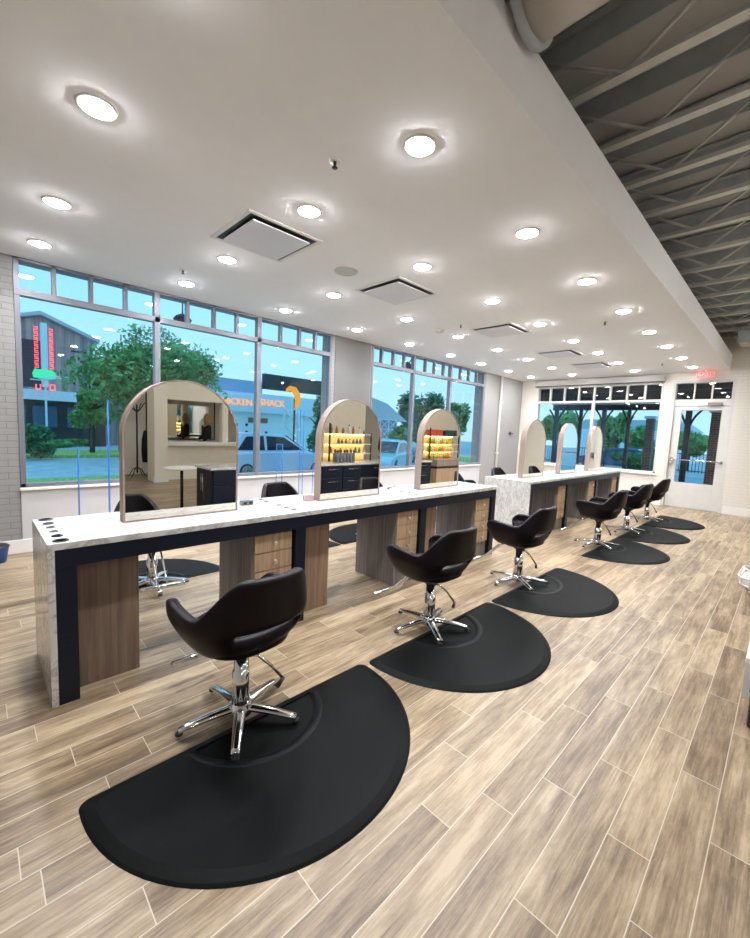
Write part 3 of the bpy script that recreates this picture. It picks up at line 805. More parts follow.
# ============================================================ SMALL THINGS ON WALLS AND FLOOR
pp = thing('wall_pipe', 'white painted vertical pipe on the wall right of second street window', 'pipe', (10.24, WY - .055, 0))
MB().cyl((0, 0, .151), .028, 2.985, 14).build('pipe', 'trim', pp)
MB().box(-.04, .04, -.035, .04, 1.0, 1.04).build('clamp', 'trim', pp); MB().box(-.04, .04, -.035, .04, 2.4, 2.44).build('clamp', 'trim', pp)
th = thing('wall_bracket', 'small black bracket on far pale wall left of first far-counter mirror', 'bracket', (11.0, WY - .0125, 1.58))
MB().box(-.10, .10, -.05, 0, -.015, .015).box(-.03, .03, -.02, 0, -.05, .05).build('bracket', 'black', th, bevel=.004)
bl = thing('blue_bin', 'small blue plastic bin on the floor at the left picture edge', 'bin', (-.12, 3.02, 0))
MB().lathe([(.0, .001), (.09, .001), (.115, .15), (.12, .155), (.11, .155), (.086, .012), (0, .012)], n=24).build('bin_body', pm('blue_plastic', (.02, .09, .35), .35, noise=.03), bl)
MB().lathe([(.12, .156), (.125, .162), (.10, .18), (0, .185)], n=24).build('lid', 'black', bl)
wb_ = thing('waste_bin', 'black square waste bin at the right picture edge', 'bin', (2.66, -2.833, 0))
MB().prism([(.01, .01), (.30, .01), (.30, .305), (.01, .305)], .0, .20).build('bin_body', 'black', wb_, bevel=.015)
MB().box(.0, .31, .0, .31, .201, .225).build('lid', 'black', wb_, bevel=.008)
ws = thing('step_stool', 'low white step stool behind the black bin at the right edge', 'stool', (3.03, -2.865, 0))
MB().box(0, .40, 0, .38, .225, .25).build('top', 'trim', ws, bevel=.006)
for a, b in ((0, 0), (.36, 0), (0, .34), (.36, .34)): MB().box(a, a + .04, b, b + .04, 0, .2245).build('leg', 'trim', ws)
MB().box(.002, .03, .0405, .3395, .01, .224).build('side_panel', 'winwhite', ws); MB().box(.0405, .3595, .35, .378, .01, .224).build('side_panel', 'winwhite', ws)
bk = thing('wire_basket', 'pale round woven basket on the floor at the right edge', 'basket', (5.50, -2.47, 0))
vs = MB()
for k in range(12):
    a = 2 * pi * k / 12
    vs.tube([(.10 * cos(a), .10 * sin(a), .01), (.17 * cos(a), .17 * sin(a), .09), (.18 * cos(a), .18 * sin(a), .17), (.15 * cos(a), .15 * sin(a), .25)], .008, 6)
for r, z in ((.105, .012), (.165, .08), (.182, .16), (.152, .25)):
    vs.tube([(r * cos(2 * pi * i / 24), r * sin(2 * pi * i / 24), z) for i in range(25)], .008, 6)
vs.build('weave', 'trim', bk)
MB().lathe([(0, .012), (.1, .014), (.155, .09), (.165, .16), (.13, .2), (0, .21)], n=20).build('linen', pm('white_linen', (.7, .68, .66), .9, noise=.1, nscale=20), bk)

# ============================================================ RIGHT-HAND SIDE OF THE ROOM (seen in the mirrors)
BX0, BX1, BY = 2.35, 7.70, -2.95
units = [(2.35, 3.40), (3.41, 4.40), (4.41, 4.90), (4.91, 5.40), (5.41, 6.30), (6.31, 7.0), (7.01, 7.70)]
barpos = ['first at the near end', 'second along', 'third along, under the bottles', 'fourth along', 'fifth along', 'sixth along', 'last at the far end']
for k, (a, b) in enumerate(units):
    t = thing('base_cabinet', 'dark navy back-bar cabinet under the white top, %s' % barpos[k], 'cabinet', (a, BY, 0), group='navy back-bar cabinets')
    MB().box(0, b - a, -.58, 0, .08, .795).box(.02, b - a - .02, -.56, -.05, 0, .0795).build('body', 'navy', t)
    for z0, z1 in ((.56, .785), (.33, .55), (.09, .32)):
        dr = MB().box(.006, b - a - .006, .0005, .02, z0, z1).build('drawer', 'navy', t, bevel=.002)
        m_ = (b - a) / 2
        MB().tube([(m_ - .13, .05, z1 - .06), (m_ + .13, .05, z1 - .06)], .006, 8).box(m_ - .125, m_ - .115, .02, .05, z1 - .065, z1 - .055).box(m_ + .115, m_ + .125, .02, .05, z1 - .065, z1 - .055).build('handle', 'chrome', dr)
    if k == 0:
        for y0 in (-.57, -.285):
            dr = MB().box(-.02, -.0005, y0, y0 + .28, .09, .79).build('door', 'navy', t, bevel=.002)
            yy = y0 + (.25 if y0 < -.4 else .03)
            MB().tube([(-.05, yy, .45), (-.05, yy, .72)], .006, 8).box(-.05, -.02, yy - .005, yy + .005, .46, .47).box(-.05, -.02, yy - .005, yy + .005, .70, .71).build('handle', 'chrome', dr)
tag(MB().box(BX0 - .04, BX1 + .02, BY - .60, BY + .03, .796, .83).build('bar_worktop', 'marble', bevel=.003), 'long white worktop over the navy back-bar cabinets', 'worktop')
# shelf wall
struct(MB().box(4.75, 6.06, -3.78, -3.58, 0, C).box(8.0, 9.55, -3.78, -3.58, 0, C).build('wall_divider', pm('tan_wall', (.58, .51, .40), .7, noise=.03)), 'tan partition walls behind the lit shelves')
MT['shelfback'] = pm('shelf_back_cream', (.85, .70, .36), .6, noise=.03)
MT['shelfwood'] = pm('shelf_white', (.75, .70, .60), .5, noise=.03)
def shelf_unit(x0, x1, zs, label, z_bot=.835):
    t = thing('display_shelf', label, 'shelving', (x0, -3.575, 0))
    L = x1 - x0
    MB().box(0, L, 0, .012, z_bot, zs[-1] + .02).build('back_panel', 'shelfback', t)
    for z in zs:
        sh = MB().box(0, L, .0125, .24, z - .02, z).build('shelf', 'shelfwood', t)
        MB().box(.02, L - .02, .03, .045, z - .028, z - .0205).build('led_strip', 'led', sh)
    MB().box(-.03, -.002, .215, .24, z_bot, zs[-1] + .2).build('post', 'black', t); MB().box(L + .002, L + .03, .215, .24, z_bot, zs[-1] + .02).build('post', 'black', t)
    return t
shelf_unit(4.90, 6.02, [1.0, 1.20, 1.41], 'yellow-lit three-tier product shelf over the back bar')
shelf_unit(8.15, 9.40, [1.02, 1.22, 1.43], 'yellow-lit retail shelf filled with yellow products')
rb = thing('retail_cabinet', 'tan wooden retail base cabinet below the yellow products', 'cabinet', (8.1, -3.56, 0))
MB().box(0, 1.32, 0, .5, .0, .60).build('body', 'tanwood', rb, bevel=.003); MB().box(.01, 1.31, .01, .49, .601, .66).build('recess', 'black', rb); MB().box(0, 1.32, 0, .5, .661, .83).build('upper_drawer', 'mframe', rb, bevel=.003)
def bottle_proto(r, h, m, capm, label, group, cat='bottle', name='bottle'):
    t = thing(name, label, cat, (0, 0, 0), group=group)
    MB().lathe([(0, .0005), (r * .9, .0005), (r, .008), (r, h * .68), (r * .75, h * .76), (r * .35, h * .8), (r * .35, h * .83)], n=14).build('body', m, t)
    MB().lathe([(r * .42, h * .831), (r * .42, h), (0, h)], n=12).build('cap', capm, t)
    return t
bc_ = [pm('bottle_grey', (.16, .17, .18), .35, noise=.03), pm('bottle_amber', (.35, .12, .03), .3, noise=.03), pm('bottle_white', (.75, .72, .66), .4, noise=.03), pm('bottle_yellow', (.85, .60, .08), .4, noise=.03), pm('bottle_orange', (.80, .28, .05), .4, noise=.03), pm('bottle_green', (.25, .4, .08), .4, noise=.03)]
g0 = bottle_proto(.035, .25, bc_[0], 'black', 'tall grey bottle in the cluster on the white back-bar top', 'grey bottles on the back bar')
spots_ = [(4.93 + .085 * i, -3.14 - .09 * j) for i in range(6) for j in range(2)]
for k, (x, y) in enumerate(spots_):
    if k == 0: g0.location = (x, y, .83)
    else: dup(g0, (x, y, .83))
def fill(x0, x1, z, mats, group, label, step, hr, y=-3.45):
    protos = [bottle_proto(.028, 1.0, m, 'black', label % nm, group) for m, nm in mats]
    x = x0; used = set()
    while x < x1:
        i = random.randrange(len(protos)); h = random.uniform(*hr)
        p = protos[i]
        if i not in used: p.location = (x, y, z); p.scale = (1, 1, h); used.add(i)
        else: dup(p, (x, y, z), scale=(1, 1, h))
        x += step * random.uniform(.9, 1.5)
    for i, p in enumerate(protos):
        if i not in used: p.location = (x, y, z); p.scale = (1, 1, hr[0])
MIX = [(bc_[0], 'grey'), (bc_[1], 'amber'), (bc_[2], 'white')]
fill(5.0, 5.9, 1.00, MIX, 'bottles on the lowest bar shelf', 'small %s bottle on the lowest lit bar shelf', .11, (.08, .13))
fill(5.2, 5.85, 1.20, MIX, 'bottles on the middle bar shelf', 'small %s bottle on the middle lit bar shelf', .08, (.08, .13))
fill(5.0, 5.9, 1.41, MIX, 'bottles on the top bar shelf', 'small %s bottle on the top lit bar shelf', .12, (.08, .22))
YM = [(bc_[3], 'yellow'), (bc_[4], 'orange'), (bc_[5], 'green'), (bc_[2], 'white')]
fill(8.2, 9.3, .831, YM, 'products on the retail counter', 'small %s bottle on the tan retail cabinet top', .075, (.10, .14))
fill(8.2, 9.3, 1.02, YM, 'products on the lower retail shelf', 'small %s bottle on the lower retail shelf', .075, (.10, .15))
fill(8.2, 9.3, 1.22, YM, 'products on the middle retail shelf', 'small %s bottle on the middle retail shelf', .075, (.10, .15))
for x0, m_, nm in [(8.2, pm('red_box', (.65, .06, .03), .5, noise=.05), 'red'), (8.85, pm('dark_green_box', (.02, .05, .04), .5, noise=.05), 'dark green')]:
    for k in range(4):
        t = tag(MB().box(0, .12, -.06, .06, .001, .15 + .01 * (k % 2)).build('product_box', m_, bevel=.006, loc=(x0 + k * .135, -3.45, 1.43)), '%s product box on the retail top shelf, %s from the counter end' % (nm, ['first', 'second', 'third', 'fourth'][k]), 'box', nm + ' boxes on the retail top shelf')
# partition with pass-through, farther back
struct(MB().box(3.22, 5.6, -8.2, -8.0, 0, .885).box(2.92, 3.22, -8.2, -7.65, 0, DZ).box(3.22, 5.6, -8.2, -8.0, 2.06, DZ).box(4.76, 4.93, -8.2, -8.0, .985, 2.06).box(5.6, 6.6, -8.2, -8.0, 0, DZ).build('wall_partition', pm('cream_wall', (.84, .78, .66), .7, noise=.02)), 'cream partition with a wide pass-through opening')
struct(MB().box(3.22, 5.62, -8.28, -7.82, .886, .984).build('trim_2', 'trim', bevel=.01), 'white ledge across the pass-through opening')
struct(MB().box(2.90, 3.235, -7.649, -7.635, 0, .16).box(3.22, 3.236, -8.0, -7.65, 0, .16).build('baseboard_partition', 'trim'))
bmr = thing('wall_mirror', 'wide wall mirror behind the pass-through reflecting the street windows', 'mirror', (3.3, YB + .001, 1.0))
MB().box(0, 1.9, 0, .02, 0, 1.3).build('mirror_glass', 'mirror', bmr); MB().box(-.03, -.001, 0, .03, -.03, 1.33).box(1.901, 1.93, 0, .03, -.03, 1.33).box(0, 1.9, 0, .03, -.03, -.001).box(0, 1.9, 0, .03, 1.301, 1.33).build('mirror_frame', 'black', bmr)
tb = thing('pedestal_table', 'small white-topped pedestal table with a black post seen in nearest mirror', 'table', (2.25, -3.95, 0))
MB().lathe([(.26, .72), (.27, .725), (.27, .745), (.26, .75)], n=32).build('table_top', 'trim', tb); MB().cyl((0, 0, .02), .025, .699, 14).build('post', 'black', tb); MB().lathe([(.2, 0), (.2, .012), (.03, .019)], n=28).build('base', 'black', tb)
cr = thing('coat_rack', 'tall black coat rack with curved hooks seen in the nearest mirror', 'coat rack', (2.88, -8.95, 0))
MB().cyl((0, 0, .1), .022, 1.80, 12).build('post', 'black', cr)
for k in range(4):
    a = radians(45 + 90 * k); c_, s_ = cos(a), sin(a)
    MB().tube([(0, 0, 1.7), (.10 * c_, .10 * s_, 1.78), (.17 * c_, .17 * s_, 1.9), (.22 * c_, .22 * s_, 1.95)], .012, 8).build('hook', 'black', cr)
    MB().tube([(0, 0, .25), (.12 * c_, .12 * s_, .2), (.2 * c_, .2 * s_, .05), (.26 * c_, .26 * s_, .012)], .012, 8).build('leg', 'black', cr)
coat = tag(MB().lathe([(0, .001), (.08, .0), (.10, .3), (.09, .6), (.05, .8), (.02, .84)], n=16).build('hanging_coat', pm('coat_black', (.01, .01, .011), .9, noise=.1), loc=(3.02, -8.72, .40)), 'black coat hanging from the coat rack', 'coat')

# people (seen in the mirrors)
def person(name, loc, rz, label, hairc, seated=False):
    t = thing('person', label, 'person', loc, rz)
    J = {'pel': (0, 0, .95, .13), 'sp': (0, -.01, 1.12, .12), 'chest': (0, -.01, 1.32, .145), 'neck': (0, 0, 1.47, .055), 'head0': (0, .01, 1.56, .07), 'head1': (0, .01, 1.66, .085),
         'shL': (.17, 0, 1.40, .06), 'elL': (.22, -.01, 1.13, .042), 'wrL': (.17, .16, 1.0, .03), 'haL': (.14, .24, 1.0, .028),
         'shR': (-.17, 0, 1.40, .06), 'elR': (-.22, -.01, 1.13, .042), 'wrR': (-.17, .16, 1.0, .03), 'haR': (-.14, .24, 1.0, .028),
         'hiL': (.09, 0, .88, .09), 'knL': (.10, .02, .50, .06), 'anL': (.10, 0, .09, .04), 'toL': (.10, .14, .035, .033),
         'hiR': (-.09, 0, .88, .09), 'knR': (-.10, .02, .50, .06), 'anR': (-.10, 0, .09, .04), 'toR': (-.10, .14, .035, .033)}
    ks = list(J); E = [('pel', 'sp'), ('sp', 'chest'), ('chest', 'neck'), ('neck', 'head0'), ('head0', 'head1'), ('chest', 'shL'), ('shL', 'elL'), ('elL', 'wrL'), ('wrL', 'haL'), ('chest', 'shR'), ('shR', 'elR'), ('elR', 'wrR'), ('wrR', 'haR'),
         ('pel', 'hiL'), ('hiL', 'knL'), ('knL', 'anL'), ('anL', 'toL'), ('pel', 'hiR'), ('hiR', 'knR'), ('knR', 'anR'), ('anR', 'toR')]
    def skin(nm, keys, edges, grow, m):
        me = bpy.data.meshes.new(nm); me.from_pydata([J[k][:3] for k in keys], [(keys.index(a), keys.index(b)) for a, b in edges], [])
        o = bpy.data.objects.new(nm, me); col.objects.link(o)
        sm_ = o.modifiers.new('skin', 'SKIN'); 
        for i, k in enumerate(keys):
            sv = me.skin_vertices[0].data[i]; sv.radius = (J[k][3] + grow, (J[k][3] + grow) * .9)
            sv.use_root = (i == 0)
        s2 = o.modifiers.new('sub', 'SUBSURF'); s2.levels = 2; s2.render_levels = 2
        dg = bpy.context.evaluated_depsgraph_get(); me2 = bpy.data.meshes.new_from_object(o.evaluated_get(dg)); bpy.data.objects.remove(o)
        for p in me2.polygons: p.use_smooth = True
        me2.materials.clear(); me2.materials.append(m)
        o2 = bpy.data.objects.new(nm, me2); col.objects.link(o2); o2.parent = t; return o2
    skinm = pm('skin', (.48, .29, .20), .5, noise=.03); cloth = pm('black_clothes', (.012, .012, .014), .85, noise=.1)
    skin('body', ks, E, 0, skinm)
    tk = ['pel', 'sp', 'chest', 'shL', 'elL', 'wrL', 'shR', 'elR', 'wrR', 'hiL', 'hiR']
    skin('black_top', tk, [e for e in E if e[0] in tk and e[1] in tk], .014, cloth)
    lk = ['pel', 'hiL', 'knL', 'anL', 'hiR', 'knR', 'anR']
    skin('trousers', lk, [e for e in E if e[0] in lk and e[1] in lk], .012, cloth)
    MB().lathe([(0, 1.775), (.05, 1.765), (.09, 1.71), (.10, 1.64), (.095, 1.52), (.07, 1.46), (.06, 1.5), (.07, 1.6), (.05, 1.7), (0, 1.72)], (0, -.025, 0), 18).build('hair', pm('hair', hairc, .5, noise=.2, nscale=30), t)
    fc = MB()
    for sx in (-1, 1): fc.lathe([(0, .0), (.008, .002), (.008, .006), (0, .008)], (sx * .03, .088, 1.635), 8, 'y')
    fc.build('eyes', 'black', t)
    MB().lathe([(0, .03), (.008, .025), (.014, 0)], (0, .085, 1.60), 8, 'y').build('nose', skinm, t)
person('p', (5.93, -2.68, 0), pi * .1, 'dark-haired person in black standing beside the lit bar shelves', (.02, .012, .01))
person('p', (4.62, -8.75, 0), pi * .5, 'blonde person in black standing beyond the pass-through opening', (.45, .30, .14))

# unseen spots added over the open strip to light the mirrored half and fascia
cy_ = thing('added_spotlight', 'x', 'ceiling light', (0, 0, 3.35))
MB().lathe([(0, .012), (.073, .012), (.076, 0), (.08, .0), (.08, .22), (0, .22)], n=20).build('can', 'black', cy_); MB().cyl((0, 0, .2205), .008, .55, 8).build('stem', 'black', cy_); MB().lathe([(0, -.035), (.035, -.03), (.06, -.015), (.072, -.001)], n=20, caps=False).build('lens', 'lamp2', cy_)
k = 0
for x in (-1.2, 1.83, 4.44, 7.05, 9.66):
    for y, rn in ((-4.6, 'nearer'), (-6.9, 'farther')):
        lb = 'added unseen cylinder spotlight hung below the joists, %s along the %s row' % (['first', 'second', 'third', 'fourth', 'fifth'][[-1.2, 1.83, 4.44, 7.05, 9.66].index(x)], rn)
        if k == 0: cy_.location = (x, y, 3.4); cy_['label'] = lb; cy_['group'] = 'added cylinder spotlights'
        else: dup(cy_, (x, y, 3.4), label=lb)
        k += 1
dup(cy_, (5.1, -3.1, 3.4), label='added unseen cylinder spotlight hung directly over the back bar bottles')
dup(cy_, (8.35, -3.1, 3.4), label='added unseen cylinder spotlight hung directly over the retail shelf')

# ============================================================ OUTSIDE
GZ = -.42
MT['asphalt'] = pm('asphalt', (.62, .56, .57), .9, noise=.15, nscale=3, bump=.3, bscale=40)
MT['grass'] = pm('grass', (.36, .52, .12), .95, noise=.4, nscale=9, bump=.5, bscale=60)
MT['leaf'] = pm('leaf_green', (.19, .37, .11), .7, noise=.45, nscale=2.5)
MT['leaf2'] = pm('leaf_dark', (.085, .21, .085), .7, noise=.4, nscale=2.5)
MT['bark'] = pm('bark', (.09, .065, .05), .9, noise=.3)
MT['barn'] = grain_mat('weathered_boards', (.22, .165, .165), (.66, .50, .46), 'Z', .09, .8)
MT['white2'] = pm('white_siding', (.80, .86, .92), .7, noise=.06)
MT['roofm'] = pm('metal_roof', (.50, .55, .60), .5, noise=.05)
MT['dark'] = pm('dark_metal', (.03, .032, .04), .5, noise=.1)
MT['shop'] = pm('dark_shopfront', (.05, .045, .045), .3, noise=.2)
MT['redbrick'] = brick_mat('brown_brick', (.22, .12, .09), (.40, .37, .34), .5, .8, plane='BOTH', vary=.3)
struct(MB().box(-60, 90, WY + T, 90, GZ - .2, GZ).box(FX + .3, 90, -60, WY + T, GZ - .2, GZ).build('ground', 'asphalt'), 'grey asphalt road and parking outside')
struct(MB().box(-20, FX + TF, WY + T, 5.4, GZ, -.05).box(FX + TF, 24, -14, 5.4, GZ, -.05).build('sidewalk', pm('pavement', (.42, .43, .45), .8, noise=.12, nscale=2)), 'pale pavement outside the windows')
struct(MB().box(-8, 3.4, 9.6, 11.9, GZ, GZ + .2).box(-8, 9, 21, 24.5, GZ, GZ + .15).box(24, 27.5, -20, 20, GZ, GZ + .12).box(9.5, 30, 19.3, 22, GZ, GZ + .12).build('lawn', 'grass'), 'grass verges outside')
def foliage(name, c, rad, n, m, parent, leaf=.16, seed=1, blobs=9, squash=.85):
    rnd = random.Random(seed); B = []
    for i in range(blobs):
        while True:
            p = Vector((rnd.uniform(-1, 1), rnd.uniform(-1, 1), rnd.uniform(-1, 1)))
            if p.length < 1: break
        B.append((Vector((p.x * rad[0] * .65, p.y * rad[1] * .65, p.z * rad[2] * .7)), rnd.uniform(.30, .5)))
    vs = []; fs = []
    for i in range(n):
        b, br = B[rnd.randrange(blobs)]
        d = Vector((rnd.gauss(0, 1), rnd.gauss(0, 1), rnd.gauss(0, 1))).normalized() * (rnd.uniform(.55, 1.08))
        p = Vector(c) + b + Vector((d.x * rad[0] * br, d.y * rad[1] * br, d.z * rad[2] * br * squash))
        a = Vector((rnd.gauss(0, 1), rnd.gauss(0, 1), rnd.gauss(0, 1))).normalized(); q = a.orthogonal().normalized(); s = leaf * rnd.uniform(.6, 1.3)
        o = len(vs); vs += [p - a * s, p + q * s * .55, p + a * s, p - q * s * .55]; fs.append((o, o + 1, o + 2, o + 3))
    MB().add(vs, fs).build(name, m, parent)
def tree(x, y, z0, h, rad, label, n=5000, leaf=.16, m='leaf', seed=1, trunk=.13, name='leafy_tree', cz=None, group=None, blobs=11):
    t = thing(name, label, 'tree', (x, y, z0), group=group)
    c = (0, 0, cz if cz else h - rad[2])
    foliage('foliage', c, rad, n, m, t, leaf, seed, blobs)
    tr = MB().tube([(0, 0, 0), (.05, 0, c[2] * .5), (0, .05, c[2]), (.1, 0, c[2] + rad[2] * .5)], [trunk, trunk * .8, trunk * .6, trunk * .2], 8)
    rn = random.Random(seed)
    for k in range(6):
        a = rn.uniform(0, 2 * pi); z = c[2] - rad[2] * .5 + rn.uniform(0, rad[2] * .6)
        tr.tube([(0, 0, z), (rad[0] * .4 * cos(a), rad[1] * .4 * sin(a), z + rad[2] * .3), (rad[0] * .7 * cos(a), rad[1] * .7 * sin(a), z + rad[2] * .45)], [trunk * .5, trunk * .3, trunk * .1], 6)
    tr.build('trunk', 'bark', t)
    return t
tree(5.7, 18.5, GZ, 6.6, (3.5, 2.3, 2.3), 'large spreading green tree outside the near street window', 12500, .125, seed=3, cz=4.1, blobs=26)
tree(4.17, 22.5, GZ, 4.2, (1.0, .9, 1.3), 'small bushy green tree in front of the barn corner', 3500, .12, seed=5, cz=2.3)
tree(13.1, 15.0, GZ, 4.0, (1.1, 1.1, 1.8), 'dark leafy tree right of the orange-lettered building', 4500, .13, 'leaf2', 8, cz=2.0)
tree(36.8, 27.9, GZ, 8.6, (3.3, 3, 4.1), 'tall green tree in the middle of second street window', 7000, .24, 'leaf2', 9, cz=4.4)
tree(41.5, 26, GZ, 6.9, (1.7, 1.7, 3.0), 'narrow green tree seen right of the third mirror', 3500, .24, 'leaf', 10, cz=4.0)
tree(29.3, 24, GZ, 3.6, (1.2, 1.2, 1.6), 'small green tree beside the lattice building', 2500, .18, 'leaf', 12, cz=1.6)
far = [(10.9, 1.6, 'at the left end of the patio window'), (7.4, 1.5, 'behind the second patio post'), (5.4, 0.9, 'in the middle of the patio window'), (2.6, 1.3, 'right of the middle patio post'), (14.4, 1.6, 'outermost left beyond the patio')]
for k, (y, r, s) in enumerate(far):
    tree(34 + (k % 2) * 2, y, GZ, 5.0, (1.8, r, 1.7 if y > 7 else 1.1), 'broad green tree beyond the patio fence, %s' % s, 4200, .2, 'leaf', 20 + k, cz=(2.9 if y > 7 else 2.1), group='trees beyond the patio fence')
def bush(x, y, z, rad, n, label, seed, m='leaf', leaf=.08):
    t = thing('shrub', label, 'shrub', (x, y, z))
    foliage('foliage', (0, 0, rad[2] * .8), rad, n, m, t, leaf, seed, 6)
    MB().tube([(0, 0, 0), (0, 0, rad[2] * .7)], .03, 6).build('stem', 'bark', t)
bush(1.6, 20.3, GZ + .15, (1.2, .6, .75), 2200, 'rounded dark shrub outside at the barn corner', 31, 'leaf2', .1)
bush(3.3, 26.5, GZ + .15, (1.6, .5, .35), 1800, 'low green shrub row before the barn shopfront', 32, 'leaf', .1)
bush(19, 1.36, -.05, (.5, .45, 1.1), 2600, 'tall bright green shrub outside right end of patio window', 33, 'leaf', .08)
bush(25.6, 3.6, -.05, (.5, 2.0, .55), 2400, 'low hedge before the patio fence', 34, 'leaf2', .1)

# weathered barn with shopfront
bn = thing('barn', 'weathered board barn with a gable roof and dark shopfront', 'barn', (0, 30, GZ))
g = GZ
MB().prism([(-2.5, 3.2), (5.6, 3.2), (5.6, 6.85), (3.0, 7.85), (-2.5, 6.0)], 0, 9, 'xz').build('wall', 'barn', bn)
MB().prism([(-2.9, 5.85), (3.0, 7.9), (5.95, 6.75), (5.95, 6.93), (3.0, 8.1), (-2.9, 6.05)], -.5, 9.2, 'xz').build('roof', 'roofm', bn)
MB().box(-3, 5.4, -.55, 0, 2.85, 3.45).build('awning', 'white2', bn)
MB().box(-2.5, 6.3, .05, 9, 0, 3.2).build('shopfront', 'shop', bn)
for x0 in (-.2, 1.0, 2.5, 4.2):
    MB().box(x0, x0 + (.8 if x0 < 1 else 1.2), -.02, .045, 1.2, 2.5).build('window', pm('shop_pane', (.10, .14, .2), .1, noise=.1), bn)
for x0 in (1.2, 4.5):
    MB().box(x0, x0 + .8, -.05, -.01, 6.0, 6.1).build('strap_hinge', 'dark', bn)
MB().box(1.5, 3.1, -.03, -.005, 3.6, 6.4).build('loft_door', pm('loft_boards', (.07, .06, .075), .8, noise=.2), bn)
MB().prism([(5.6, 0.0), (9.2, 0), (9.2, 2.6), (5.6, 5.9)], 2, 8, 'xz').build('wing', 'barn', bn)
MB().prism([(5.4, 5.85), (9.4, 3.3), (9.4, 3.5), (5.4, 6.15)], 1.7, 8.2, 'xz').build('wing_roof', 'roofm', bn)
ns = thing('neon_sign', 'tall red and green neon blade sign on the barn front', 'sign', (3.05, 28.9, GZ))
neonr = emit_mat('neon_red', (1.0, .12, .16), 2.2); neong = emit_mat('neon_green', (.05, .75, .40), 1.1)
MB().box(-.14, .14, -.15, .4, 3.6, 7.3).box(-.05, .05, -.05, .05, 0, 3.6).build('blade', 'white2', ns)
mbr = MB()
for sx in (-.38, .32):
    for k in range(7):
        z = 7.0 - k * .36
        mbr.tube([(sx - .09, -.1, z), (sx + .08, -.1, z), (sx + .08, -.1, z - .13), (sx - .08, -.1, z - .13), (sx - .08, -.1, z - .26), (sx + .09, -.1, z - .26)], .028, 6)
mbr.build('red_tubes', neonr, ns)
MB().prism([(-.55, 4.1), (.45, 4.1), (.5, 4.35), (.4, 4.6), (-.5, 4.6), (-.6, 4.35)], -.2, -.1, 'xz').build('green_plate', neong, ns)
MB().tube([(-.45, -.2, 3.72), (-.45, -.2, 3.45), (-.25, -.2, 3.45), (-.25, -.2, 3.72)], .04, 6).tube([(.2, -.2, 3.45), (.2, -.2, 3.75), (.42, -.2, 3.75), (.42, -.2, 3.45), (.2, -.2, 3.45)], .04, 6).build('red_tubes', neonr, ns)
for k in range(4):
    MB().box(-.7 + .35 * k, -.1 + .42 * k, -.22, -.18, 3.95 + .1 * k, 4.01 + .1 * k).build('white_tube', 'white2', ns)
fn = thing('board_fence', 'tall weathered board fence between barn and sign building', 'fence', (5.6, 23.5, GZ))
MB().box(0, 3.4, 0, .08, 0, 2.3).build('boards', 'barn', fn)
for x0 in (0, 1.1, 2.2, 3.3): MB().box(x0, x0 + .1, .08, .18, 0, 2.4).build('post', 'bark', fn)

# white building with orange letters
sb = thing('restaurant_building', 'pale blue building with orange capital lettering and dark roof band', 'building', (11.0, 24, GZ))
MB().box(0, 8.6, 0, 8, 0, 4.1).build('wall', 'white2', sb)
MB().box(-.1, 8.7, -.5, 0, 2.75, 3.85).build('sign_band', pm('band_blue_white', (.66, .78, .92), .6, noise=.04), sb)
MB().box(-.1, 3.5, -.05, 7, 4.101, 4.9).build('parapet', pm('blue_grey_roof', (.34, .46, .66), .7, noise=.04), sb)
MB().box(3.5, 8.8, -.4, 0, 4.45, 5.5).build('roof_screen', 'dark', sb)
for k in range(9):
    x = .8 + (k % 5) * .75
    MB().box(x, x + .18, -.03, -.001, 1.3 + .5 * (k // 5), 1.48 + .5 * (k // 5)).build('tile', 'dark', sb)
MB().box(2.5, 4.0, -.03, -.001, 2.05, 2.4).build('small_panel', pm('brown_panel', (.25, .14, .12), .7, noise=.05), sb)
og = emit_mat('orange_letter', (1.0, .52, .22), 1.0)
text_mesh('CHICKEN', .58, .03, 'lettering', og, sb, (1.25, -.55, 3.36), (pi / 2, 0, 0))
text_mesh('SHACK', .62, .03, 'lettering', og, sb, (4.05, -.55, 3.46), (pi / 2, 0, 0))
cs = thing('crescent_sign', 'curved golden sign projecting from the pale building', 'sign', (14.35, 20, GZ))
pts = [(-.35, 0, 4.15), (-.1, 0, 4.3), (.2, 0, 4.25), (.42, 0, 3.95), (.5, 0, 3.6), (.42, 0, 3.25), (.25, 0, 3.0)]
MB().tube(pts, [.10, .17, .2, .21, .19, .15, .08], 10).build('crescent', emit_mat('golden', (1.0, .50, .06), .75), cs)
MB().cyl((.45, .3, 0), .06, 3.7, 8).tube([(.45, .3, 3.65), (.40, 0, 3.7)], .04, 6).build('pole', 'dark', cs)
def lattice(x, y, z0, w, h, nx, nz, label, name='lattice_screen', cat='lattice'):
    t = thing(name, label, cat, (x, y, z0)); m = MB(); cw, hh = w / nx, h / nz
    for i in range(nx):
        for j in range(nz):
            for s in (0, 1):
                a = (i * cw, 0, j * hh + s * hh); b = ((i + 1) * cw, 0, (j + 1 - s) * hh)
                m.tube([a, b], .05, 4)
    m.build('diagonal_slats', 'white2', t)
    f = MB()
    for i in range(nx + 1): f.box(i * cw - .04, i * cw + .04, -.05, .05, 0, h)
    for j in range(nz + 1): f.box(0, w, -.05, .05, j * hh - .04, j * hh + .04)
    f.build('lattice_frame', 'white2', t)
lattice(14.8, 21.5, GZ, 1.1, 3.0, 1, 3, 'white crossed lattice panel by the pale building')
lb_ = thing('lattice_building', 'pale hip-roofed building seen through second street window', 'building', (26.8, 27, GZ))
MB().box(0, 5.2, 0, 6, 0, 3.2).build('wall', pm('blue_white_wall', (.38, .46, .56), .7, noise=.05), lb_)
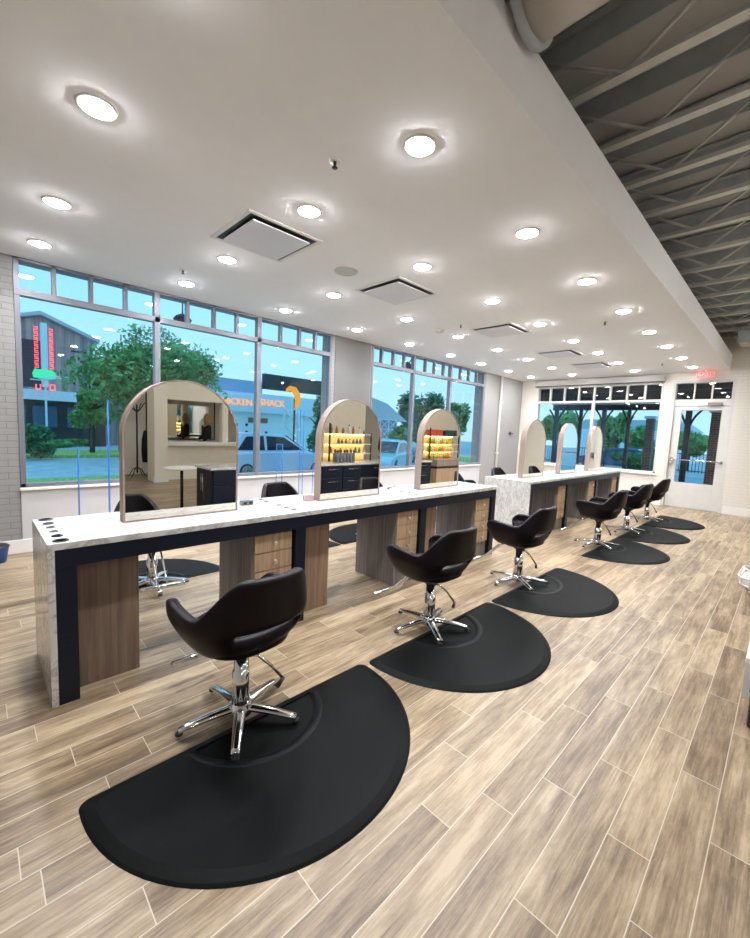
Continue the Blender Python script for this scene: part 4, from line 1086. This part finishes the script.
MB().prism([(-1, 3.1), (6.2, 2.9), (3.0, 4.6), (-1, 5.4)], -.6, 6, 'xz').build('roof', 'roofm', lb_)
MB().prism([(.6, 4.8), (2.6, 4.8), (1.6, 5.9)], 1, 4, 'xz').build('dormer', 'shop', lb_)
lattice(27.6, 26.3, GZ + .1, 3.6, 2.9, 3, 3, 'white crossed lattice screen in front of the hip-roofed building')

# cars
def car(x, y, rz, cm, label, L=4.6, H=1.68):
    t = thing('car', label, 'car', (x, y, GZ), rz); h = L / 2; s = H / 1.68
    prof = [(-h, .35), (-h + .02, .75 * s), (-h + .12, 1.02 * s), (h - 1.35, 1.02 * s), (h - .5, .90 * s), (h - .08, .74 * s), (h, .5), (h - .05, .32), (-h + .1, .28)]
    MB().prism(prof, -.88, .88, 'xz').build('body', cm, t, bevel=.07, seg=3)
    cab = [(-h + .25, 1.0 * s), (-h + .75, 1.62 * s), (-h + 1.1, 1.66 * s), (h - 2.2, 1.60 * s), (h - 1.25, 1.0 * s)]
    vs = [(a, -.80 + (b - 1.0 * s) * .22, b) for a, b in cab] + [(a, .80 - (b - 1.0 * s) * .22, b) for a, b in cab]
    n = 5; fs = [(i, (i + 1) % n, n + (i + 1) % n, n + i) for i in range(n)] + [(4, 3, 2, 1, 0), (5, 6, 7, 8, 9)]
    MB().add(vs, fs).build('cabin', cm, t, bevel=.04, seg=2)
    gl = pm('car_glass', (.02, .03, .045), .08, noise=.05)
    for sy in (-1, 1):
        def yq(b): return sy * (.80 - (b - 1.0 * s) * .22 + .006)
        for q in ([(-h + .55, 1.07 * s), (-h + .9, 1.52 * s), (-h + 1.55, 1.55 * s), (-h + 1.55, 1.06 * s)], [(-h + 1.65, 1.06 * s), (-h + 1.65, 1.55 * s), (h - 2.25, 1.52 * s), (h - 1.5, 1.07 * s)]):
            vs = [(a, yq(b), b) for a, b in q] + [(a, yq(b) - sy * .02, b) for a, b in q]
            MB().add(vs, [(0, 1, 2, 3), (7, 6, 5, 4), (0, 4, 5, 1), (1, 5, 6, 2), (2, 6, 7, 3), (3, 7, 4, 0)]).build('side_window', gl, t)
    MB().add([(h - 1.33, -.72, 1.06 * s), (h - 1.33, .72, 1.06 * s), (h - 2.15, .64, 1.57 * s), (h - 2.15, -.64, 1.57 * s), (h - 1.30, -.72, 1.06 * s), (h - 1.30, .72, 1.06 * s), (h - 2.12, .64, 1.59 * s), (h - 2.12, -.64, 1.59 * s)],
             [(0, 1, 2, 3), (7, 6, 5, 4), (0, 4, 5, 1), (1, 5, 6, 2), (2, 6, 7, 3), (3, 7, 4, 0)]).build('windscreen', gl, t)
    for wx in (-h + .85, h - .9):
        for sy in (-1, 1):
            wv = MB().lathe([(.0, -.02), (.2, -.02), (.34, .02), (.35, .1), (.34, .2), (0, .2)], (wx, sy * .78 - .1, .35), 24, 'y').build('wheel', 'black', t)
            MB().lathe([(0, 0), (.20, .0), (.21, .012), (0, .03)], (wx, sy * .90 - .01, .35), 18, 'y').build('rim', steel2, wv)
    return t
car(7.75, 11.0, .0, pm('silver_blue_paint', (.52, .64, .76), .22, metal=.2, noise=.03, coat=.5), 'silver-blue parked car filling the near street window')
car(13.6, 10.8, pi + .5, pm('white_paint', (.65, .70, .75), .25, noise=.02, coat=.5), 'white parked car low in the second street window', 4.4, 1.5)
car(17.6, 14.3, .2, pm('blue_paint', (.12, .32, .55), .25, noise=.02, coat=.5), 'bright blue parked car behind the white car', 4.5, 1.5)
car(30.5, 5.8, pi / 2, pm('navy_paint', (.05, .12, .25), .25, noise=.02, coat=.5), 'dark blue car parked beyond the patio fence', 4.5, 1.5)

# patio
cp = thing('patio_canopy', 'dark patio canopy roof over the far windows', 'canopy', (11.95, -6, 0))
MB().box(0, 4.6, 0, 10.3, 2.95, 3.1).build('roof_slab', 'dark', cp)
for k in range(9): MB().box(.3 + .5 * k, .36 + .5 * k, 0, 10.3, 2.82, 2.949).build('rafter', 'dark', cp)
MB().box(4.45, 4.6, 0, 10.3, 2.6, 2.819).build('fascia_beam', 'dark', cp)
po = thing('patio_post', 'x', 'post', (0, 0, 0))
MB().box(-.06, .06, -.06, .06, -.05, 2.60).build('post', 'dark', po)
MB().tube([(0, .05, 2.1), (0, .14, 2.35), (0, .27, 2.55)], .03, 6).build('brace', 'dark', po); MB().tube([(0, -.05, 2.1), (0, -.14, 2.35), (0, -.27, 2.55)], .03, 6).build('brace', 'dark', po)
for k, (y, sc, s) in enumerate([(3.65, 1, 'leftmost, near the pale room corner'), (2.80, .8, 'second from the left'), (2.05, 1.0, 'thick one right of the window mullion'), (1.30, .8, 'slim one in the right half of the window'), (-.28, 1.2, 'seen through the exit door glass')]):
    lb = 'dark metal patio post with curved braces, %s' % s
    if k == 0: po.location = (15.2, y, 0); po['label'] = lb; po['group'] = 'patio posts'
    else: dup(po, (15.2, y, 0), label=lb, scale=(sc, sc, 1))
pf = thing('patio_fence', 'black metal picket fence beyond the patio', 'fence', (26.5, -6, -.05))
m = MB()
for k in range(120): m.box(-.012, .012, k * .14, k * .14 + .025, .05, 1.05)
m.build('pickets', 'dark', pf)
MB().box(-.02, .02, 0, 16.8, 1.0, 1.04).box(-.02, .02, 0, 16.8, .12, .16).build('rail', 'dark', pf)
for k in range(7): MB().box(-.04, .04, k * 2.8 - .04, k * 2.8 + .04, 0, 1.2).build('post', 'dark', pf)
def pier(x, y, wx, wy, h, s):
    t = thing('brick_pier', s, 'brick pillar', (x, y, -.05))
    MB().box(-wx / 2, wx / 2, -wy / 2, wy / 2, 0, h).build('shaft', 'redbrick', t); MB().box(-wx / 2 - .05, wx / 2 + .05, -wy / 2 - .05, wy / 2 + .05, h + .001, h + .1).build('cap', 'white2', t)
pier(17.6, 1.18, .3, .24, 2.4, 'brown brick pier outside near the right end of patio window')
pier(15.6, -1.1, .5, .62, 2.5, 'brown brick pier seen through the exit door glass')
hb = thing('distant_building', 'low pale building far beyond the patio trees', 'building', (46, 8, GZ))
MB().box(0, 6, -4, 6, 0, 3.0).build('wall', 'white2', hb); MB().prism([(-4.3, 3.0), (6.3, 3.0), (5, 4.0), (-3, 4.0)], 0, 6, 'yz').build('roof', 'roofm', hb)
hb2 = thing('distant_building', 'white building behind the brick pier past the exit door', 'building', (28, -1.8, GZ))
MB().box(0, 5, -1.0, 2.0, 0, 4.2).build('wall', 'white2', hb2); MB().box(-.03, -.001, .3, .9, 1, 2.2).build('window', 'shop', hb2)
# lamps hung outside the street windows
ol = thing('outdoor_bell_lamp', 'dark round outdoor fitting hanging outside the near street window', 'outdoor lamp', (2.05, 3.95, 2.96))
MB().lathe([(.0, .0), (.10, .01), (.13, .05), (.09, .1), (.03, .13), (.0, .135)], n=20).build('shade', 'dark', ol); MB().tube([(0, 0, .13), (0, 0, .30), (0, -.36, .33)], .012, 6).build('arm', 'dark', ol)
ol = thing('outdoor_floodlight', 'black tilted floodlight outside the second street window', 'outdoor lamp', (6.98, 3.8, 3.0))
MB().box(-.12, .12, -.05, .05, -.05, .05, Matrix.Rotation(.4, 4, 'Y')).build('head', 'dark', ol); MB().tube([(0, 0, .05), (0, -.2, .3)], .012, 6).build('arm', 'dark', ol)
